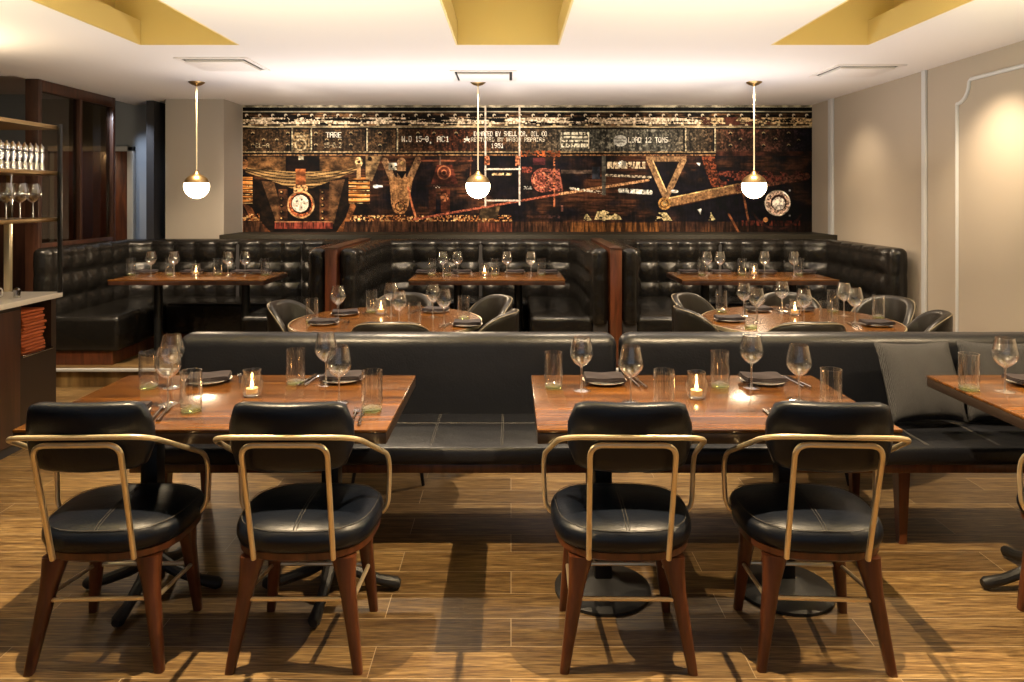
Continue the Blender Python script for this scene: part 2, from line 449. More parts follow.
    text('DONATED BY SHELL CA. OIL CO', 474, 133, 73, 4.6, LT); text('RESTORED BY WAGON REPAIRS', 471, 138.8, 74, 4, c(215, 200, 170), .25)
    text('1951', 491, 144.5, 13, 4.6, LT)
    text('LOAD 12 TONS', 628, 138.5, 40, 5.2, LT)
    text('CL-A', 256, 144.5, 14, 4.5, c(180, 160, 120), .35)
    put(disc(620, 142, 6.8, 5.6), c(200, 196, 180), fin, .8, 1.05); put(rect(614, 140, 626, 141) | rect(615, 143, 625, 144), c(90, 84, 74))
    put(rect(560, 133.5, 589, 150) & ~disc(558, 142, 3) & ~disc(591, 142, 3), c(92, 84, 66), fin, .7, 1.1)
    pl = rect(560, 133.5, 589, 150)
    put(pl & ((py < 136.3) | ((py > 137.6) & (py < 139.6)) | ((py > 141) & (py < 143.2)) | (py > 144.8) & (py < 148.6)) & (vst+.4*fin > .62), c(226, 214, 180), fin, .8, 1.05)
    put(pl & ((px < 561.2) | (px > 587.8)), c(200, 186, 150))
    # left bogie
    put(rect(248, 158, 357, 172), c(112, 74, 38), med, .5, 1.4); put(rect(286, 157, 320, 173), c(26, 15, 12)); put(rect(299, 157, 304, 161), c(210, 190, 150))
    put(poly([(252, 180), (350, 178), (372, 212), (342, 233), (266, 233), (244, 210)]), c(30, 19, 12), med, .5, 1.5)
    put(poly([(262, 182), (274, 182), (285, 222), (277, 224)]), c(104, 68, 38), med, .5, 1.3)
    put(poly([(330, 182), (345, 180), (334, 224), (326, 222)]), c(104, 68, 38), med, .5, 1.3)
    put(poly([(243, 203), (252, 208), (258, 219), (272, 233), (264, 233), (252, 222)]), c(112, 60, 30))
    put(poly([(352, 200), (356, 207), (350, 222), (342, 233), (336, 233), (346, 218)]), c(150, 84, 38))
    sp = poly([(244, 168), (258, 170), (300, 173), (345, 171), (358, 167), (359, 171), (330, 182), (312, 189), (292, 189), (270, 181), (246, 173)])
    put(sp, c(168, 126, 70), streak, .6, 1.25)
    for k in range(6):
        q = 3.3*k
        a = (abs((py-171-q+.0035*(px-301)**2*(.6+.1*k))) < .45) & sp
        put(a, c(48, 28, 16))
    put(rect(296, 170, 306, 186), c(176, 92, 42), med, .6, 1.3); put(rect(294, 186, 308, 193), c(196, 140, 80), fin)
    put(disc(301, 205, 13.6), c(178, 84, 42), fin, .6, 1.3); put(ring(301, 205, 13.6, 1.5), c(214, 150, 88)); put(disc(301.5, 204, 10.3), c(44, 20, 12))
    put(disc(300.5, 204, 8.4), c(244, 222, 190), fin, .85, 1.05)
    for k in range(5):
        a = k*2*PI/5; put(disc(300.5+4*math.cos(a), 204+4*math.sin(a), 1), c(196, 160, 120))
    for xx0 in (279, 320):
        put(rect(xx0, 190, xx0+9, 221), c(90, 52, 28), med, .5, 1.4)
        for k in range(5): put(disc(xx0+3, 193+6.5*k, 1.9), c(20, 12, 8)); put(disc(xx0+2.6, 192.5+6.5*k, .8), c(210, 160, 90))
    put(rect(275, 221.5, 333, 229), c(142, 56, 38), vst, .5, 1.3); put(rect(275, 221.5, 333, 222.5), c(200, 130, 80))
    for (a, b) in ((243, 253), (349, 370)):
        put(rect(a, 178, b, 204), c(190, 112, 42), streak, .3, 1.5)
        for k in range(6): put(rect(a, 181+4.2*k, b, 182+4.2*k), c(40, 20, 10)); put(rect(a, 182.4+4.2*k, b, 183+4.2*k) & (fin > .45), c(236, 200, 130))
    put(disc(359, 163, 4, 5), c(200, 160, 100), fin); put(rect(357, 165, 361, 180), c(150, 110, 66)); put(disc(359, 163, 1.6), c(90, 50, 26))
    put(poly([(366, 157), (382, 157), (377, 170), (372, 182), (366, 180)]), c(146, 110, 66), med, .5, 1.3); put(disc(370, 160, 2.2), c(30, 18, 10))
    put(disc(376, 187, 3, 1.8) | rect(378, 186, 383, 188), c(236, 232, 220)); put(disc(243.5, 165, 5), c(160, 100, 52))
    # forked bracket
    put(line(385, 162, 396, 188, 6.5) | line(401.5, 163, 401.5, 178, 8.5) | line(418, 161, 407, 186, 6.5), c(150, 106, 66), .4*med+.3*fin+.3*vst, .6, 1.35)
    put(poly([(389, 178), (413, 178), (408.5, 206), (404, 213), (396, 213), (391.5, 206)]), c(158, 106, 58), .4*med+.3*fin+.3*vst, .6, 1.35)
    put(disc(400, 207, 7.5), c(160, 102, 54), fin, .6, 1.3); put(ring(400, 207, 5, 1), c(90, 52, 22)); put(ring(400, 207, 2.6, .9), c(236, 180, 90))
    put(disc(402, 164, 1.7), c(232, 180, 100)); put(rect(388.5, 164, 397, 171) & (fin > .42), c(230, 216, 180)); put(poly([(396, 172), (407, 172), (402, 180)]), DK)
    put(line(408, 188, 412, 205, 1.6) | line(412, 205, 419, 228, 2), c(184, 96, 54))
    # middle run of gear
    put(line(418, 161.5, 472, 162, 1.6), c(120, 62, 36)); put(line(440, 158, 440, 170, 2), c(110, 80, 60))
    put(poly([(437, 166), (452, 166), (458, 185), (431, 185)]), c(92, 40, 26), med); put(ring(444, 173.5, 7, 1.3) | ring(444, 173.5, 3, 1), c(176, 98, 56))
    put(rect(425, 186, 462, 188), c(60, 30, 22)); put(rect(441, 190, 450, 213), c(96, 44, 24)); put(disc(444.5, 198, 4), c(150, 84, 48), fin)
    put(rect(429, 190, 436, 212), c(58, 30, 20))
    put(rect(434, 186.5, 441, 188.5) & (fin > .5), c(226, 210, 180)); put(rect(456, 157, 458, 165) | line(471, 158, 470, 182, 1.2), c(110, 60, 34))
    lit = ((py > 215.5) & (py < 221.5) & (px < 512) & (px > 350)) | ((py > 214) & (py < 221) & (px < 260))
    put(lit*np.clip((fin-.42)*6, 0, 1), c(168, 92, 38), fin, .5, 1.3); put(lit & (fin > .66), c(232, 186, 110))
    put(poly([(482, 206), (500, 206), (497, 219), (478, 219)]), c(104, 78, 48), med)
    # sill along the foot of the print
    put(rect(243, 222, 812, 233) & ~poly([(262, 222), (345, 222), (343, 233), (266, 233)]), mix(c(44, 26, 20), c(96, 58, 30), np.clip(big*1.6-.4, 0, 1)), vst, .55, 1.4)
    put(rect(570, 223, 660, 232), c(108, 64, 26), vst, .5, 1.4); put(rect(478, 223, 512, 233), c(100, 48, 30), vst, .5, 1.3)
    # red tank
    put(disc(543, 181, 12), c(146, 70, 50), fin, .6, 1.4); put(poly([(545, 170), (559, 170), (563, 192), (545, 192)]), c(132, 66, 48), fin, .5, 1.4)
    put(rect(533, 159, 545, 166), c(76, 30, 30)); put(line(554, 157, 554, 207, 1.4) & (fin > .42), c(190, 100, 56)); put(ring(541, 181, 8, 1) & (fin > .45), c(232, 140, 90))
    put(rect(522, 168, 532, 174), c(130, 56, 40), fin); put(rect(561, 171, 595, 174.5), c(92, 72, 58))
    put(rect(523, 187, 533, 190) & (fin > .55), c(230, 220, 200))
    # long draw rod
    put(line(414, 219.5, 560, 194.5, 2.0), c(172, 82, 54), fin, .7, 1.2); put(line(560, 194.5, 648, 181, 2.4), c(200, 140, 86), fin, .7, 1.2)
    # ladder
    LD = c(222, 202, 178)
    put(line(485.3, 107, 485.3, 206, 1.6) | line(519.3, 107, 519.3, 205, 1.6) | line(485, 170, 520, 170, 1.8) | line(485, 201, 520, 201, 1.8), LD, fin, .85, 1.05)
    put((abs(px-487) < 2.5) & (py > 157) & (py < 166) | (abs(px-517.5) < 2.5) & (py > 157) & (py < 167), c(170, 92, 54), fin)
    put(rect(492, 174, 512, 176.3) & (fin > .4), c(220, 170, 110))
    # signs and shelves between ladder and triangle
    put(rect(601.5, 157, 605.5, 196), c(92, 86, 74), med, .6, 1.3); put(rect(592, 168, 600, 180), c(50, 52, 60))
    put(rect(607, 163, 645, 169.5) & (vst+.3*fin > .56), c(214, 186, 140), fin, .8, 1.1); put(rect(618, 161.5, 626, 169) & (fin > .35), c(235, 220, 190))
    put(line(606, 176, 650, 178, 2.2), c(170, 150, 120), fin)
    put(line(620, 191, 650, 193, 4.4) & (vst+.3*fin > .55), c(235, 228, 205)); put(line(570, 189, 601, 193, 2.2) & (fin > .5), c(206, 190, 160))
    for (a, b, e) in ((583, 592, 219), (594, 622, 218), (655, 672, 219), (708, 716, 219)):
        put(poly([(a, e+2), (a+3, e-6), (b-6, e-6), (b, e+2)]) & (med+.3*fin > .56), c(214, 186, 120), fin, .6, 1.1)
    put(rect(602, 211, 605, 221), c(226, 196, 130)); put(rect(561, 206, 563, 212), c(140, 84, 66))
    put(rect(538, 216, 560, 218.5) & (fin > .5), c(70, 44, 40))
    # triangle and beam
    put(line(664, 204, 738, 189, 10), c(142, 98, 56), .4*med+.3*fin+.3*vst, .6, 1.35); put(line(738, 189, 806, 177, 7), c(112, 62, 40), .5*med+.5*fin, .5, 1.5)
    put(line(664, 199.5, 732, 186, 1), c(232, 190, 110)); put(line(664, 208.8, 736, 194, 1), c(54, 28, 14))
    put(line(649, 161, 665, 197, 6) | line(683, 161, 666, 197, 6) | rect(646, 157.5, 686, 162.5), c(150, 108, 66), .4*med+.3*fin+.3*vst, .6, 1.35)
    put(line(652, 161, 666, 192, 1), c(228, 180, 110)); put(disc(664, 204, 6.2), c(176, 120, 52), fin, .7, 1.2)
    put(ring(664, 204, 4.2, .9), c(70, 40, 18)); put(disc(664, 204, 1.9), c(236, 190, 110)); put(disc(674, 192, 4, 1.6), c(228, 214, 190))
    put(poly([(701, 157), (714, 157), (718, 178), (724, 188), (712, 188), (705, 172)]), c(104, 48, 24), fin, .5, 1.4)
    put(poly([(716, 172), (800, 172), (808, 181), (720, 186)]) & (med > .5), c(104, 46, 30), fin, .6, 1.3)
    put(poly([(696, 164), (700, 164), (699, 167)]) | poly([(697, 210), (701, 209), (700, 215)]), c(236, 228, 210))
    # right hub
    put(line(728, 214, 738, 232, 2) | line(742, 190, 748, 222, 2), c(132, 74, 40)); put(rect(740, 221, 800, 226) & (vst > .5), c(110, 44, 28))
    put(ring(777, 203, 27, 2) & (py > 214), c(74, 38, 30))
    put(disc(777, 203.5, 12.8), c(206, 164, 134), fin, .5, 1.15); put(ring(777, 203.5, 12.8, 1.3), c(240, 214, 180)); put(disc(778, 203, 8), c(60, 34, 28), fin)
    put(disc(778, 204, 6.4), c(236, 216, 190), fin, .6, 1.1); put(disc(765, 220, 2.4), c(206, 130, 66))
    put(disc(789, 191, 1) | disc(789, 216, 1), c(230, 230, 230))
    # paper darkens towards the right hand end of the picture
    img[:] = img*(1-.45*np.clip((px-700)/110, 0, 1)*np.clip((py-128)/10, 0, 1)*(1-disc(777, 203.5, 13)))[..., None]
    gy = img.mean(axis=2, keepdims=True); img[:] = gy+(img-gy)*.78
    det = (fin-.5)*46+(streak-.5)*24
    img[:] = np.clip((img-128)*1.04+122+det[..., None]*np.clip(img/120, .12, 1), 0, 255)
    v = img/255.0; L = np.where(v <= .04045, v/12.92, ((v+.055)/1.055)**2.4)
    # mesh: one quad per cell on a thin panel
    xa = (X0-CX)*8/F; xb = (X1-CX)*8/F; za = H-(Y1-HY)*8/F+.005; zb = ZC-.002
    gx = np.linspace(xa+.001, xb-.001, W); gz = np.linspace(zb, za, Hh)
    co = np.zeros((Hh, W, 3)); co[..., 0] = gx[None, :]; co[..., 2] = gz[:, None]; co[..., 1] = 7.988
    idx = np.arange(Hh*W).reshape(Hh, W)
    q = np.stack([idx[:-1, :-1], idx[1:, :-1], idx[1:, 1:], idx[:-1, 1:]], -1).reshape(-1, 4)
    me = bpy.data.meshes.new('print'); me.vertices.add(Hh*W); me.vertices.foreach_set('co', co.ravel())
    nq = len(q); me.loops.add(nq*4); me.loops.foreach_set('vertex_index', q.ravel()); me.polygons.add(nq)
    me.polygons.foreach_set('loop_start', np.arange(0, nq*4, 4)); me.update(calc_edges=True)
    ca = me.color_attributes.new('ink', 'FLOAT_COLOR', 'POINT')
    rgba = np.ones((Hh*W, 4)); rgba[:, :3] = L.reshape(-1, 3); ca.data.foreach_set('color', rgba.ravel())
    m = mat('printed_mural', (.5, .5, .5), .7, spec=.12)
    a = N(m.node_tree, 'ShaderNodeVertexColor'); a.layer_name = 'ink'
    m.node_tree.links.new(a.outputs['Color'], m.node_tree.nodes['Principled BSDF'].inputs['Base Color'])
    me.materials.append(m)
    t = thing('mural', 'wide printed mural of rusty railway wagon undercarriage covering the back wall', 'mural', (0, 0, 0))
    o = bpy.data.objects.new('print', me); COL.objects.link(o); o.parent = t
    MB().box(xa, xb, 7.990, 7.999, za-.001, zb+.001).build('panel', M['ledge'], t, smooth=False)
mural()

# ------------------------------------------------------------------ booths
ZT = 1.12
def booth(x0, x1, yF, yB, label, sd=.57, yB2=7.36):
    t = thing('leather_booth', label, 'booth', (0, 0, 0), 0, 'tufted black leather booths on the platform')
    w = .15; rc = .30; A = .05; cell = .222
    pts = []   # (x, y, nx, ny, inner, off)
    def P(x, y, nx, ny, inner, off=.07): pts.append((x, y, nx, ny, inner, off))
    step = cell/9
    hw = w/2
    n = int(.5/step)
    for k in range(n): P(x0+.004, yB-.2-(yB-.2-yF-hw)*k/n, -1, 0, 0)
    for k in range(17):
        a = PI+PI*k/16*1.0
        P(x0+hw+(hw-.004)*math.cos(a), yF+hw+(hw-.004)*math.sin(a), math.cos(a), math.sin(a), 0)
    L1 = (yB-rc)-(yF+hw); n = int(L1/step)
    for k in range(1, n): P(x0+w, yF+hw+L1*k/n, 1, 0, 1)
    n = int(rc*PI/2/step)
    for k in range(n+1):
        a = PI-PI/2*k/n
        cxx, cyy = x0+w+rc, yB-rc
        ex = rc*(1/max(abs(math.cos(a)), abs(math.sin(a)))-1)
        P(cxx+rc*math.cos(a), cyy+rc*math.sin(a), -math.cos(a), -math.sin(a), 1, .07+ex)
    L2 = (x1-w-rc)-(x0+w+rc); n = int(L2/step)
    for k in range(1, n): P(x0+w+rc+L2*k/n, yB, 0, -1, 1, .105)
    n = int(rc*PI/2/step)
    for k in range(n+1):
        a = PI/2-PI/2*k/n
        cxx, cyy = x1-w-rc, yB-rc
        ex = rc*(1/max(abs(math.cos(a)), abs(math.sin(a)))-1)
        P(cxx+rc*math.cos(a), cyy+rc*math.sin(a), -math.cos(a), -math.sin(a), 1, .07+ex)
    n = int(L1/step)
    for k in range(1, n): P(x1-w, yB-rc-L1*k/n, -1, 0, 1)
    for k in range(17):
        a = PI+PI*k/16
        P(x1-hw+(hw-.004)*math.cos(a), yF+hw+(hw-.004)*math.sin(a), math.cos(a), math.sin(a), 0)
    n = int(.5/step)
    for k in range(1, n+1): P(x1-.004, yF+hw+(yB-.2-yF-hw)*k/n, 1, 0, 0)
    # arc length over the tufted run
    s = [0]; 
    for i in range(1, len(pts)):
        d = math.hypot(pts[i][0]-pts[i-1][0], pts[i][1]-pts[i-1][1]) if pts[i][4] and pts[i-1][4] else 0
        s.append(s[-1]+d)
    nc = round(s[-1]/cell/2)*2
    z0, rh, rr_ = .50, .2, .055
    zs = [z0+rh*k/9 for k in range(int((ZT-rr_-z0)/rh*9)+1)]
    rings = []
    for (x, y, nx, ny, inn, off), sa in zip(pts, s):
        u = sa/s[-1]*nc if inn else .5
        ring = []
        for z in zs:
            v = (z-z0)/rh+.02
            if inn:
                p = abs(math.sin(PI*u))**.55*abs(math.sin(PI*v))**.55
                d = A*p-.004
                if abs(u-nc/2) < .12: d -= .03*(1-abs(u-nc/2)/.12)
                d -= .004*math.sin(PI*u*6)*(1-abs(math.sin(PI*u)))     # gathered creases at the seams
            else:
                d = .006*abs(math.sin(PI*v))**.5
            ring.append((x+nx*d, y+ny*d, z))
        for k in range(1, 9):
            a = k/8*PI/2
            top = A*.8*abs(math.sin(PI*u))**.5*math.cos(a) if inn else .004
            o_ = -rr_*(1-math.cos(a))+top
            ring.append((x+nx*o_, y+ny*o_, ZT-rr_+rr_*math.sin(a)))
        ring.append((x-nx*off, y-ny*off, ZT))
        rings.append(ring)
    b = MB(); b.loft(rings, closed=False, cap=False)
    b.build('backrest', M['tufted'], t, ang=80)
    # base under the tufting and cap behind it
    k = MB(); k.box(x0+.01, x0+w-.02, yF+.03, yB, .15, .52); k.box(x1-w+.02, x1-.01, yF+.03, yB, .15, .52); k.box(x0+.01, x1-.01, yB, yB2-.01, .15, ZT-.03)
    k.build('carcass', M['wall_dark'], t, smooth=False)
    for nm, (a, c_, e, f) in {'l': (x0+w-.02, x0+w+sd, yF+.02, yB-.01), 'b': (x0+w+sd+.004, x1-w-sd-.004, yB-sd+.06, yB-.01), 'r': (x1-w-sd, x1-w+.02, yF+.02, yB-.01)}.items():
        MB().box(a, c_, e, f, .26, .555, .045, 4).build('seat_cushion', M['tufted'], t)
    pl = MB(); pl.box(x0+w-.02, x0+w+sd-.06, yF+.05, yB-.02, .151, .262); pl.box(x0+w+sd, x1-w-sd, yB-sd+.12, yB-.02, .151, .262); pl.box(x1-w-sd+.06, x1-w+.02, yF+.05, yB-.02, .151, .262)
    pl.build('plinth', M['walnut'], t, smooth=False)
    return t
booth(-3.97, -1.53, 5.93, 7.24, 'tufted leather booth at the left, below the pier and the wood-framed screen')
booth(-1.425, .812, 5.93, 7.24, 'tufted leather booth in the middle, under the centre of the mural', .5)
booth(.912, 3.295, 5.93, 7.24, 'tufted leather booth at the right, against the taupe side wall', .53)
dm = MB().box(-.048, .048, 0, 1.42, 0, .966, .006)
dv = thing('booth_divider', '', 'divider', group='wooden dividers between booths')
dm.build('panel', M['walnut'], dv)
MB().box(-.052, .052, -.006, 1.42, .965, .98, .004).build('cap', M['walnut_dark'], dv)
place(dv, (-1.478, 5.9, .15), 0, 'narrow wooden divider between the left and middle booths')
place(dv, (.862, 5.9, .15), 0, 'narrow wooden divider between the middle and right booths')

# ------------------------------------------------------------------ front banquettes
def banquette(x0, x1, legs, label):
    t = thing('banquette', label, 'banquette', (0, 0, 0), 0, 'low leather banquettes facing the front tables')
    MB().box(x0, x1, 3.60, 3.76, .40, .852, .06, 5).build('backrest', M['leather'], t)
    n = max(1, round((x1-x0)/1.1)); w = (x1-x0)/n
    MB().box(x0, x1, 3.10, 3.615, .385, .462, .022, 3).build('seat_cushion', M['leather'], t)
    st = MB(); st.tube([(x0+.03, 3.45, .4622), (x1-.03, 3.45, .4622)], .0013, 4)
    x = -.04-math.floor((-.04-x0)/.31)*.31
    while x < x1-.05:
        if x > x0+.05: st.tube([(x-.004, 3.14, .4622), (x-.004, 3.59, .4622)], .0012, 4); st.tube([(x+.004, 3.14, .4622), (x+.004, 3.59, .4622)], .0012, 4)
        x += .31
    st.build('stitching', M['stitch'], t)
    MB().box(x0+.02, x1-.02, 3.125, 3.70, .345, .386, .006).build('rail', M['walnut'], t)
    for lx in legs:
        for ly in (3.22, 3.66):
            MB().loft([[(lx+a*r, ly+b*r, z) for a, b in ((-1, -1), (1, -1), (1, 1), (-1, 1))] for r, z in ((.016, 0), (.027, .35))]).build('leg', M['walnut'], t)
    return t
banquette(-1.68, .535, (-1.55, .40), 'long leather banquette behind the front left table, its backrest ending mid room')
banquette(.552, 3.31, (1.745, 3.2), 'long leather banquette reaching the right wall, grey pillows on its seat')

# pillows
def pillow(name, loc, rot, s, label):
    n = 22; b = MB(); top = []; bot = []
    for i in range(n+1):
        for j in range(n+1):
            u = -1+2*i/n; v = -1+2*j/n
            e = (max(0, (1-u*u))*max(0, (1-v*v)))**.38
            x = u*s/2*(1-.07*(1-v*v)); y = v*s/2*(1-.07*(1-u*u))
            wv = .006*math.sin(9*u+3*v)*e
            top.append((x, y, .075*e+wv)); bot.append((x, y, -.065*e+wv*.4))
    f = []
    for i in range(n):
        for j in range(n):
            a = i*(n+1)+j; f.append((a, a+n+1, a+n+2, a+1))
    b.add(top, f); b.add(bot, [tuple(reversed(q)) for q in f])
    o = b.build(name, M['pillow'], ang=180)
    o.location = loc; o.rotation_euler = rot
    return tag(o, label, 'pillow', 'pillows on the banquette')
pillow('throw_pillow', (1.955, 3.44, .665), (math.radians(68), 0, math.radians(4)), .38, 'grey woven pillow leaning on the banquette, fully visible left of the right table')
pillow('throw_pillow', (2.37, 3.46, .66), (math.radians(72), 0, math.radians(-8)), .38, 'grey woven pillow partly hidden behind the tumbler and wine glass of the right table')

# ------------------------------------------------------------------ front tables
def front_table(cx, w, bases, disc, label):
    t = thing('dining_table', label, 'table', (cx, 0, 0), 0, 'rectangular front tables')
    y0, y1 = 2.46, 3.215
    MB().box(-w/2, w/2, y0, y1, .7385, .75, .003, 2).build('tabletop', M['top'], t)
    MB().box(-w/2+.001, w/2-.001, y0+.001, y1-.001, .70, .738, .003).build('edge_band', M['darktop'], t)
    for bx in bases:
        MB().box(bx-.034, bx+.034, 2.80, 2.87, .03, .69, .008).build('column', M['black'], t)
        if disc:
            MB().lathe([(0, .0), (.188, .0), (.188, .012), (.165, .026), (.09, .038), (.05, .06), (0, .06)], (bx, 2.835, 0), 40).build('base', M['iron'], t)
        else:
            g = MB()
            for a in (0, 90, 180, 270):
                c_, s_ = math.cos(math.radians(a)), math.sin(math.radians(a))
                k = .27/.35
                g.tube([(bx+.02*c_, 2.835+.02*s_, .12), (bx+.12*k*c_, 2.835+.12*k*s_, .075), (bx+.24*k*c_, 2.835+.24*k*s_, .04), (bx+.33*k*c_, 2.835+.33*k*s_, .026), (bx+.35*k*c_, 2.835+.35*k*s_, .025)],
                       .02, 10, rr=[.026, .022, .02, .024, .015])
            g.build('base', M['iron'], t)
    return t
front_table(-1.065, 1.28, (-.345, .36), False, 'rectangular front table at the left, between two chairs and the banquette')
front_table(.715, 1.25, (-.355, .36), True, 'rectangular front table in the middle, on two round black bases')
front_table(2.48, 1.25, (-.355, .36), False, 'rectangular front table cut off by the right edge, pillows beyond it')

# ------------------------------------------------------------------ dining chair with brass rail
def superring(a, b, z, e=2.9, n=44, cy=0, taper=0):
    out = []
    for k in range(n):
        t = 2*PI*k/n; c_, s_ = math.cos(t), math.sin(t)
        x = a*math.copysign(abs(c_)**(2/e), c_); y = b*math.copysign(abs(s_)**(2/e), s_)
        x *= 1+taper*y/b
        out.append((x, cy+y, z))
    return out
def dining_chair():
    t = thing('dining_chair', '', 'chair')
    a, b, cy = .242, .212, .01
    s = MB(); R = []
    for q, z in ((.90, .385), (.97, .39), (1.0, .41), (1.0, .428), (.975, .445), (.90, .459), (.7, .472), (.4, .480), (.1, .483)):
        R.append(superring(a*q, b*q, z, cy=cy, taper=.06))
    s.loft(R); seat = s.build('seat', M['chair_leather'], t, ang=70)
    st = MB()
    st.tube(superring(a*.93, b*.93, .4585, cy=cy, taper=.06), .0013, 4, closed=True)
    for dx in (-.005, .005): st.tube([(dx, cy-b*.92, .4585), (dx, cy-b*.8, .469), (dx, cy-b*.6, .477), (dx, cy-b*.3, .4835), (dx, cy, .485), (dx, cy+b*.3, .4835), (dx, cy+b*.6, .477), (dx, cy+b*.92, .4585)], .0011, 4)
    st.build('stitching', M['stitch'], seat)
    fr = MB(); fr.loft([superring(a*.86, b*.86, .350, cy=cy, taper=.06), superring(a*.95, b*.95, .364, cy=cy, taper=.06), superring(a*.955, b*.955, .386, cy=cy, taper=.06), superring(a*.9, b*.9, .388, cy=cy, taper=.06)])
    fr.build('seat_frame', M['walnut'], t, ang=50)
    def leg(xt, yt, xb, yb):
        g = MB(); rings = []
        for k in range(8):
            f = k/7; z = .358*(1-f)
            x = xt+(xb-xt)*f; y = yt+(yb-yt)*f
            wx = .030*(1-f)+.0155*f+.012*max(0, 1-f*4); wy = .024*(1-f)+.0155*f
            ring = []
            for j in range(12):
                an = 2*PI*j/12+PI/12; c_, s_ = math.cos(an), math.sin(an)
                ring.append((x+wx*math.copysign(abs(c_)**.55, c_), y+wy*math.copysign(abs(s_)**.55, s_), z))
            rings.append(ring)
        g.loft(rings); g.build('leg', M['walnut'], t, ang=50)
    for sx in (-1, 1):
        leg(sx*.150, -.140, sx*.208, -.190)
        leg(sx*.155, .135, sx*.192, .165)
    # backrest pad: slightly wrapped
    p = MB(); rings = []
    nx_ = 17
    def rr2(w, h, th, e=3.2, n=36):
        return None
    prof = []
    for k in range(24):
        an = 2*PI*k/24; c_, s_ = math.cos(an), math.sin(an)
        prof.append((math.copysign(abs(c_)**(2/3.0), c_), math.copysign(abs(s_)**(2/4.5), s_)))
    for i in range(nx_+1):
        u = -1+2*i/nx_
        e = max(.0, 1-abs(u)**7)**(1/2.6)
        x = u*.198; yc = -.255+.045*u*u
        hh = .112*(.35+.65*e); th = .034*(.35+.65*e)
        rings.append([(x, yc+th*py, .785+hh*pz) for py, pz in prof])
    p.loft(rings)
    for i, v in enumerate(p.v):     # lean
        p.v[i] = (v[0], v[1]-(v[2]-.785)*.12, v[2])
    p.build('backrest', M['chair_leather'], t, ang=60)
    # brass frames
    g = MB(); g.tube(fillet([(-.129, -.197, .372), (-.134, -.298, .775), (.134, -.298, .775), (.129, -.197, .372)], .045, 8), .009, 10)
    g.build('back_frame', M['brass'], t)
    g = MB(); arm = [(-.15, .06, .385), (-.262, .06, .41), (-.270, .065, .615), (-.225, -.300, .800)]
    path = arm+[(x*-1, y, z) for x, y, z in reversed(arm)]
    g.tube(fillet(path, .075, 8), .0085, 10); g.build('arm_rail', M['brass'], t)
    g = MB(); g.tube(fillet([(-.185, .15, .165), (-.178, .15, .18), (-.185, -.165, .225), (.185, -.165, .225), (.178, .15, .18), (-.175, .15, .18)], .03, 5), .0075, 8)
    g.build('stretcher', M['brass'], t)
    return t
dc = dining_chair()
for x, lab, rz in ((-1.36, 'dining chair at the far left end, nearest the bar counter', 2), (-.705, 'dining chair second from the left, at the left table', 0),
               (.385, 'dining chair third from the left, at the left half of the middle table', -1), (1.035, 'dining chair at the right half of the middle table, before its round base', -3)):
    place(dc, (x, 2.53, 0), math.radians(rz), 'black '+lab, 'front dining chairs')
place(dc, (2.10, 2.525, 0), math.radians(-2), 'dining chair mostly cut off by the right edge, one wooden leg showing', 'front dining chairs')

# ------------------------------------------------------------------ round tables and tub chairs
def round_table(cx, cy, label):
    t = thing('round_table', label, 'table', (cx, cy, 0), 0, 'round tables behind the banquettes')
    MB().lathe([(0, .722), (.598, .722), (.606, .728), (.606, .745), (.6, .75), (0, .75)], n=64).build('tabletop', M['top'], t)
    MB().lathe([(.6065, .724), (.613, .724), (.613, .747), (.6065, .747)], n=64).build('edge_band', M['brass'], t)
    MB().lathe([(.04, .03), (.04, .70), (.15, .72)], n=20).build('column', M['black'], t)
    MB().lathe([(0, 0), (.2, 0), (.2, .012), (.06, .035), (0, .05)], n=40).build('base', M['iron'], t)
RT = [(-.80, 4.65), (1.86, 4.65)]
round_table(*RT[0], 'round wooden table behind the left banquette')
round_table(*RT[1], 'round wooden table behind the right banquette')
def tub_chair():
    t = thing('tub_chair', '', 'chair')
    # local: faces +y, back at -y
    n = 30; th0 = math.radians(100); R0 = .205
    def ztop(a):
        q = abs(a)/th0
        return .58+.27*max(0, math.cos(min(1, q)**1.6*PI/2))**.7
    rings_o = []; rim = []
    rings = []
    for i in range(n+1):
        a = -th0+2*th0*i/n
        sx, sy = math.sin(a), -math.cos(a)
        zt = ztop(a); ring = []
        for r, z in ((R0-.004, .40), (R0+.02, .52), (R0+.03, zt-.03), (R0+.026, zt-.01), (R0+.014, zt), (R0, zt+.001), (R0-.016, zt-.006), (R0-.026, zt-.025), (R0-.034, (zt+.42)/2), (R0-.03, .42)):
            ring.append((sx*r*1.0, sy*r*.98, z))
        rings.append(ring)
        rim.append((sx*(R0+.027), sy*(R0+.027)*.98, zt-.007))
    MB().loft(rings).build('shell', M['tub_leather'], t, ang=50)
    MB().tube(rim, .0036, 6).build('rim_highlight', M['rim_highlight'], t)  # pale tube stands in for the highlight along the rim
    MB().loft([superring(.168*q, .172*q, z, 2.4, cy=.01) for q, z in ((.92, .36), (1, .38), (1, .43), (.94, .455), (.6, .465), (.1, .468))]).build('seat', M['tub_leather'], t, ang=60)
    for sx in (-1, 1):
        for sy in (-1, 1):
            MB().tube([(sx*.13, sy*.13, .37), (sx*.19, sy*.18, 0.0)], .012, 8, rr=[.014, .009]).build('leg', M['black'], t)
    return t
tc = tub_chair()
def tub(bx, by, tcx, tcy, label, k=.22, off=0, sc=1):
    # bx, by: middle of the backrest; faces the table
    a = math.atan2(tcy-by, tcx-bx)+math.radians(off)
    place(tc, (bx+k*math.cos(a), by+k*math.sin(a), 0), a-PI/2, label, 'tub chairs at the round tables', sc)
a, b = RT[0]
tub(-.66, 3.815, -.66, b, 'tub chair on the near side of the left round table, only its top showing', sc=1.035)
tub(-.79, 5.44, a, b, 'curved leather tub chair on the far side of the left round table', sc=.975)
